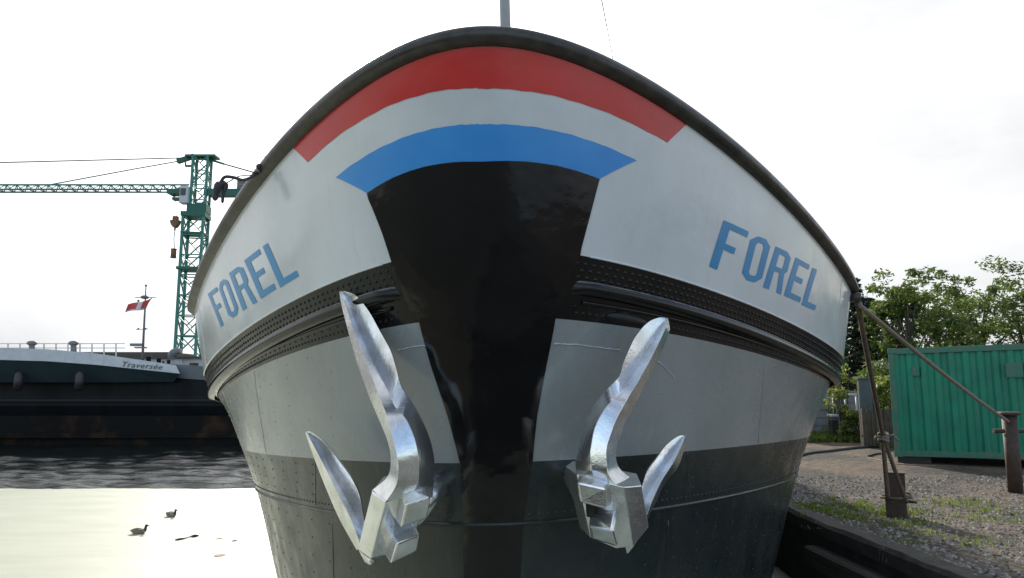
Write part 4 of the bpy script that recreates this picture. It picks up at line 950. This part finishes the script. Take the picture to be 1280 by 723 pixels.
# ------------------------------------------------------------------ trees
def leaf_quads(b, cen, rad, n_, size, m=0, flat=.6, hang=0):
    for _ in range(n_):
        d = Vector((random.gauss(0, 1), random.gauss(0, 1), random.gauss(0, 1))).normalized() * random.random() ** .45
        p = Vector((cen[0] + d.x * rad[0], cen[1] + d.y * rad[1], cen[2] + d.z * rad[2]))
        s_ = size * random.uniform(.6, 1.3); u_ = Vector((random.gauss(0, 1), random.gauss(0, 1), random.gauss(0, flat) - hang)).normalized(); w_ = u_.cross(Vector((random.gauss(0, 1), random.gauss(0, 1), random.gauss(0, 1)))).normalized()
        k = b.add([p - u_ * s_, p + w_ * s_ * .42, p + u_ * s_, p - w_ * s_ * .42]); b.face((k, k + 1, k + 2, k + 3), m)
def broad_tree(x, y, ht, wd, label, mkey='leaf', n=5200, leaf=.085, lowest=.12):
    t = thing('leafy_tree', (x, y, QZ), label, 'tree', 'trees behind the yard')
    b = MB(); top = Vector((x + random.uniform(-.2, .2), y, QZ + ht * .8)); tr_ = catmull([(x, y, QZ - .1), (x + .08, y, QZ + ht * .3), (x - .05, y + .05, QZ + ht * .55), top], 4)
    b.tube(tr_, [ht * .022 * (1 - .8 * i / (len(tr_) - 1)) for i in range(len(tr_))], 8); lobes = []
    for i in range(16):
        h = random.uniform(lowest + .12, .97); a = i * 2.4 + random.random(); rr = wd * .5 * math.sin(math.pi * (min(1, .16 + h * .80))) ** .7 * random.uniform(.55, 1)
        e = Vector((x + rr * math.cos(a), y + rr * math.sin(a), QZ + ht * h)); s0 = Vector((x, y, QZ + ht * h * .62)); b.tube([s0, s0.lerp(e, .5) + Vector((0, 0, .1)), e], [ht * .008, ht * .005, .01], 5); lobes.append((e, wd * random.uniform(.13, .24)))
    b.build('trunk', M['bark'], t); b = MB()
    for e, r_ in lobes:
        for q in range(5):
            c = e + Vector((random.gauss(0, 1), random.gauss(0, 1), random.gauss(0, .8))) * r_ * .75; k_ = random.uniform(.35, .75)
            leaf_quads(b, c, (r_ * k_, r_ * k_, r_ * k_ * .8), n // 80, leaf)
    b.build('crown', M[mkey], t)
def conifer(x, y, ht, wd, label, n=26):
    t = thing('conifer', (x, y, QZ), label, 'tree', 'trees behind the yard'); b = MB(); b.tube([(x, y, QZ - .1), (x, y, QZ + ht)], [ht * .018, .01], 8); b.build('trunk', M['bark'], t); b = MB()
    for i in range(n):
        h = .05 + .93 * i / n; rr = wd * .5 * (1 - h) ** .8 + .08
        for k_ in range(9):
            a = random.random() * 6.28; L = rr * random.uniform(.6, 1.15); d = Vector((math.cos(a), math.sin(a), 0)); base = Vector((x, y, QZ + ht * h))
            for q in range(5):
                f = (q + .7) / 5; c = base + d * L * f + Vector((0, 0, -.22 * L * f + .12 * L * f * f)); leaf_quads(b, c, (.14 + .07 * L, .14 + .07 * L, .10), 13, .09, flat=.35, hang=.3)
    b.build('crown', M['leafd'], t)
def tpos(u, Y): return at(u, 480, Y).x
def hgt(u, v, Y): return at(u, v, Y).z - QZ
conifer(tpos(1073, 30), 30, hgt(1073, 340, 30), 3.3, 'dark pointed conifer just right of the barge rail')
conifer(tpos(1091, 33), 33, hgt(1091, 366, 33), 3.2, 'second dark conifer, lower, between the pointed one and the broad trees')
conifer(tpos(1045, 36), 36, hgt(1045, 400, 36), 3.4, 'dark conifer mostly hidden by the barge')
broad_tree(tpos(1127, 27), 27, hgt(1127, 370, 27), 2.0, 'leafy tree whose top rises left of the container', n=6500)
broad_tree(tpos(1141, 26), 26, hgt(1140, 352, 26), 3.2, 'tallest leafy tree directly behind the container corner', n=7500)
broad_tree(tpos(1112, 28.5), 28.5, hgt(1112, 398, 28.5), 1.5, 'low leafy tree in front of the conifers', n=5200)
broad_tree(tpos(1185, 27), 27, hgt(1185, 375, 27), 3.8, 'broad leafy tree above the middle of the container', n=7500)
broad_tree(tpos(1235, 29), 29, hgt(1235, 340, 29), 4.4, 'large leafy tree above the right end of the container', n=8000)
broad_tree(tpos(1285, 27), 27, hgt(1285, 362, 27), 4.0, 'leafy tree at the far right of the yard', n=6500)
conifer(tpos(1212, 36), 36, hgt(1212, 362, 36), 3.4, 'dark conifer showing between the two large leafy trees')
broad_tree(tpos(1160, 33), 33, hgt(1160, 392, 33), 3.6, 'leafy tree standing farther back behind the container', n=5000)
broad_tree(tpos(1018, 35), 35, hgt(1018, 415, 35), 3.6, 'leafy tree hidden behind the right side of the barge, nearest the yard wall', n=4200, leaf=.11)
broad_tree(tpos(965, 40), 40, hgt(965, 405, 40), 4.6, 'leafy tree farther along the quay behind the barge', n=4200, leaf=.12)
conifer(tpos(925, 46), 46, hgt(925, 400, 46), 3.8, 'last dark conifer along the quay behind the barge')
broad_tree(tpos(1050, 44), 44, hgt(1050, 400, 44), 5.0, 'broad tree far behind the pointed conifer', n=4200, leaf=.12)
# climbing bushes at the wall
def bush(u, v, Y, wd, label, mkey='leafy', n=900, leaf=.06, z0=0.0):
    x = tpos(u, Y); ht = hgt(u, v, Y); t = thing('bush', (x, Y, QZ), label, 'bush'); b = MB()
    for k_ in range(5): b.tube([(x + random.uniform(-.1, .1), Y, QZ), (x + random.uniform(-.2, .2), Y, QZ + ht * .5), (x + random.uniform(-.3, .3) * wd, Y, QZ + ht * .9)], [.025, .018, .006], 5)
    b.build('stem', M['bark'], t); b = MB()
    for k_ in range(26):
        h = random.uniform(z0, .97); c = (x + random.gauss(0, .22) * wd, Y + random.gauss(0, .2) * wd, QZ + ht * h); leaf_quads(b, c, (wd * .17, wd * .17, ht * .06), n // 26, leaf, hang=.5)
    b.build('foliage', M[mkey], t)
bush(1053, 452, 22.5, .8, 'light green bush with hanging leaves in front of the block wall', n=1400)
bush(1040, 478, 23.0, .6, 'thin yellow green bush beside the barge hull', n=500)
bush(1064, 512, 22.2, .6, 'dark green low bush at the foot of the grey pier', 'leaf', 1200)
bush(1103, 468, 21.6, 1.5, 'bush with pale drooping leaves above the brown boards', 'leafy', 2400, .075, .35)
bush(1160, 468, 22.0, 2.2, 'leafy bush behind the container', 'leaf', 2400, .08, .1)
# tree line on the far bank, seen beyond the ships from other positions
for i in range(9):
    x = -62 + i * 7.5 + random.uniform(-2, 2)
    if x < 3: broad_tree(x, 98 + random.uniform(-3, 6), random.uniform(3.2, 4.6), 6, ['small round tree on the far bank at the left end of the row', 'small tree on the far bank behind the ship stern', 'small far bank tree left of the crane', 'small far bank tree next to the crane foot', 'small far bank tree just right of the crane', 'far bank tree hidden behind the barge bow', 'far bank tree behind the middle of the barge', 'far bank tree behind the right half of the barge', 'far bank tree nearest the quay'][i], n=1600, leaf=.22)
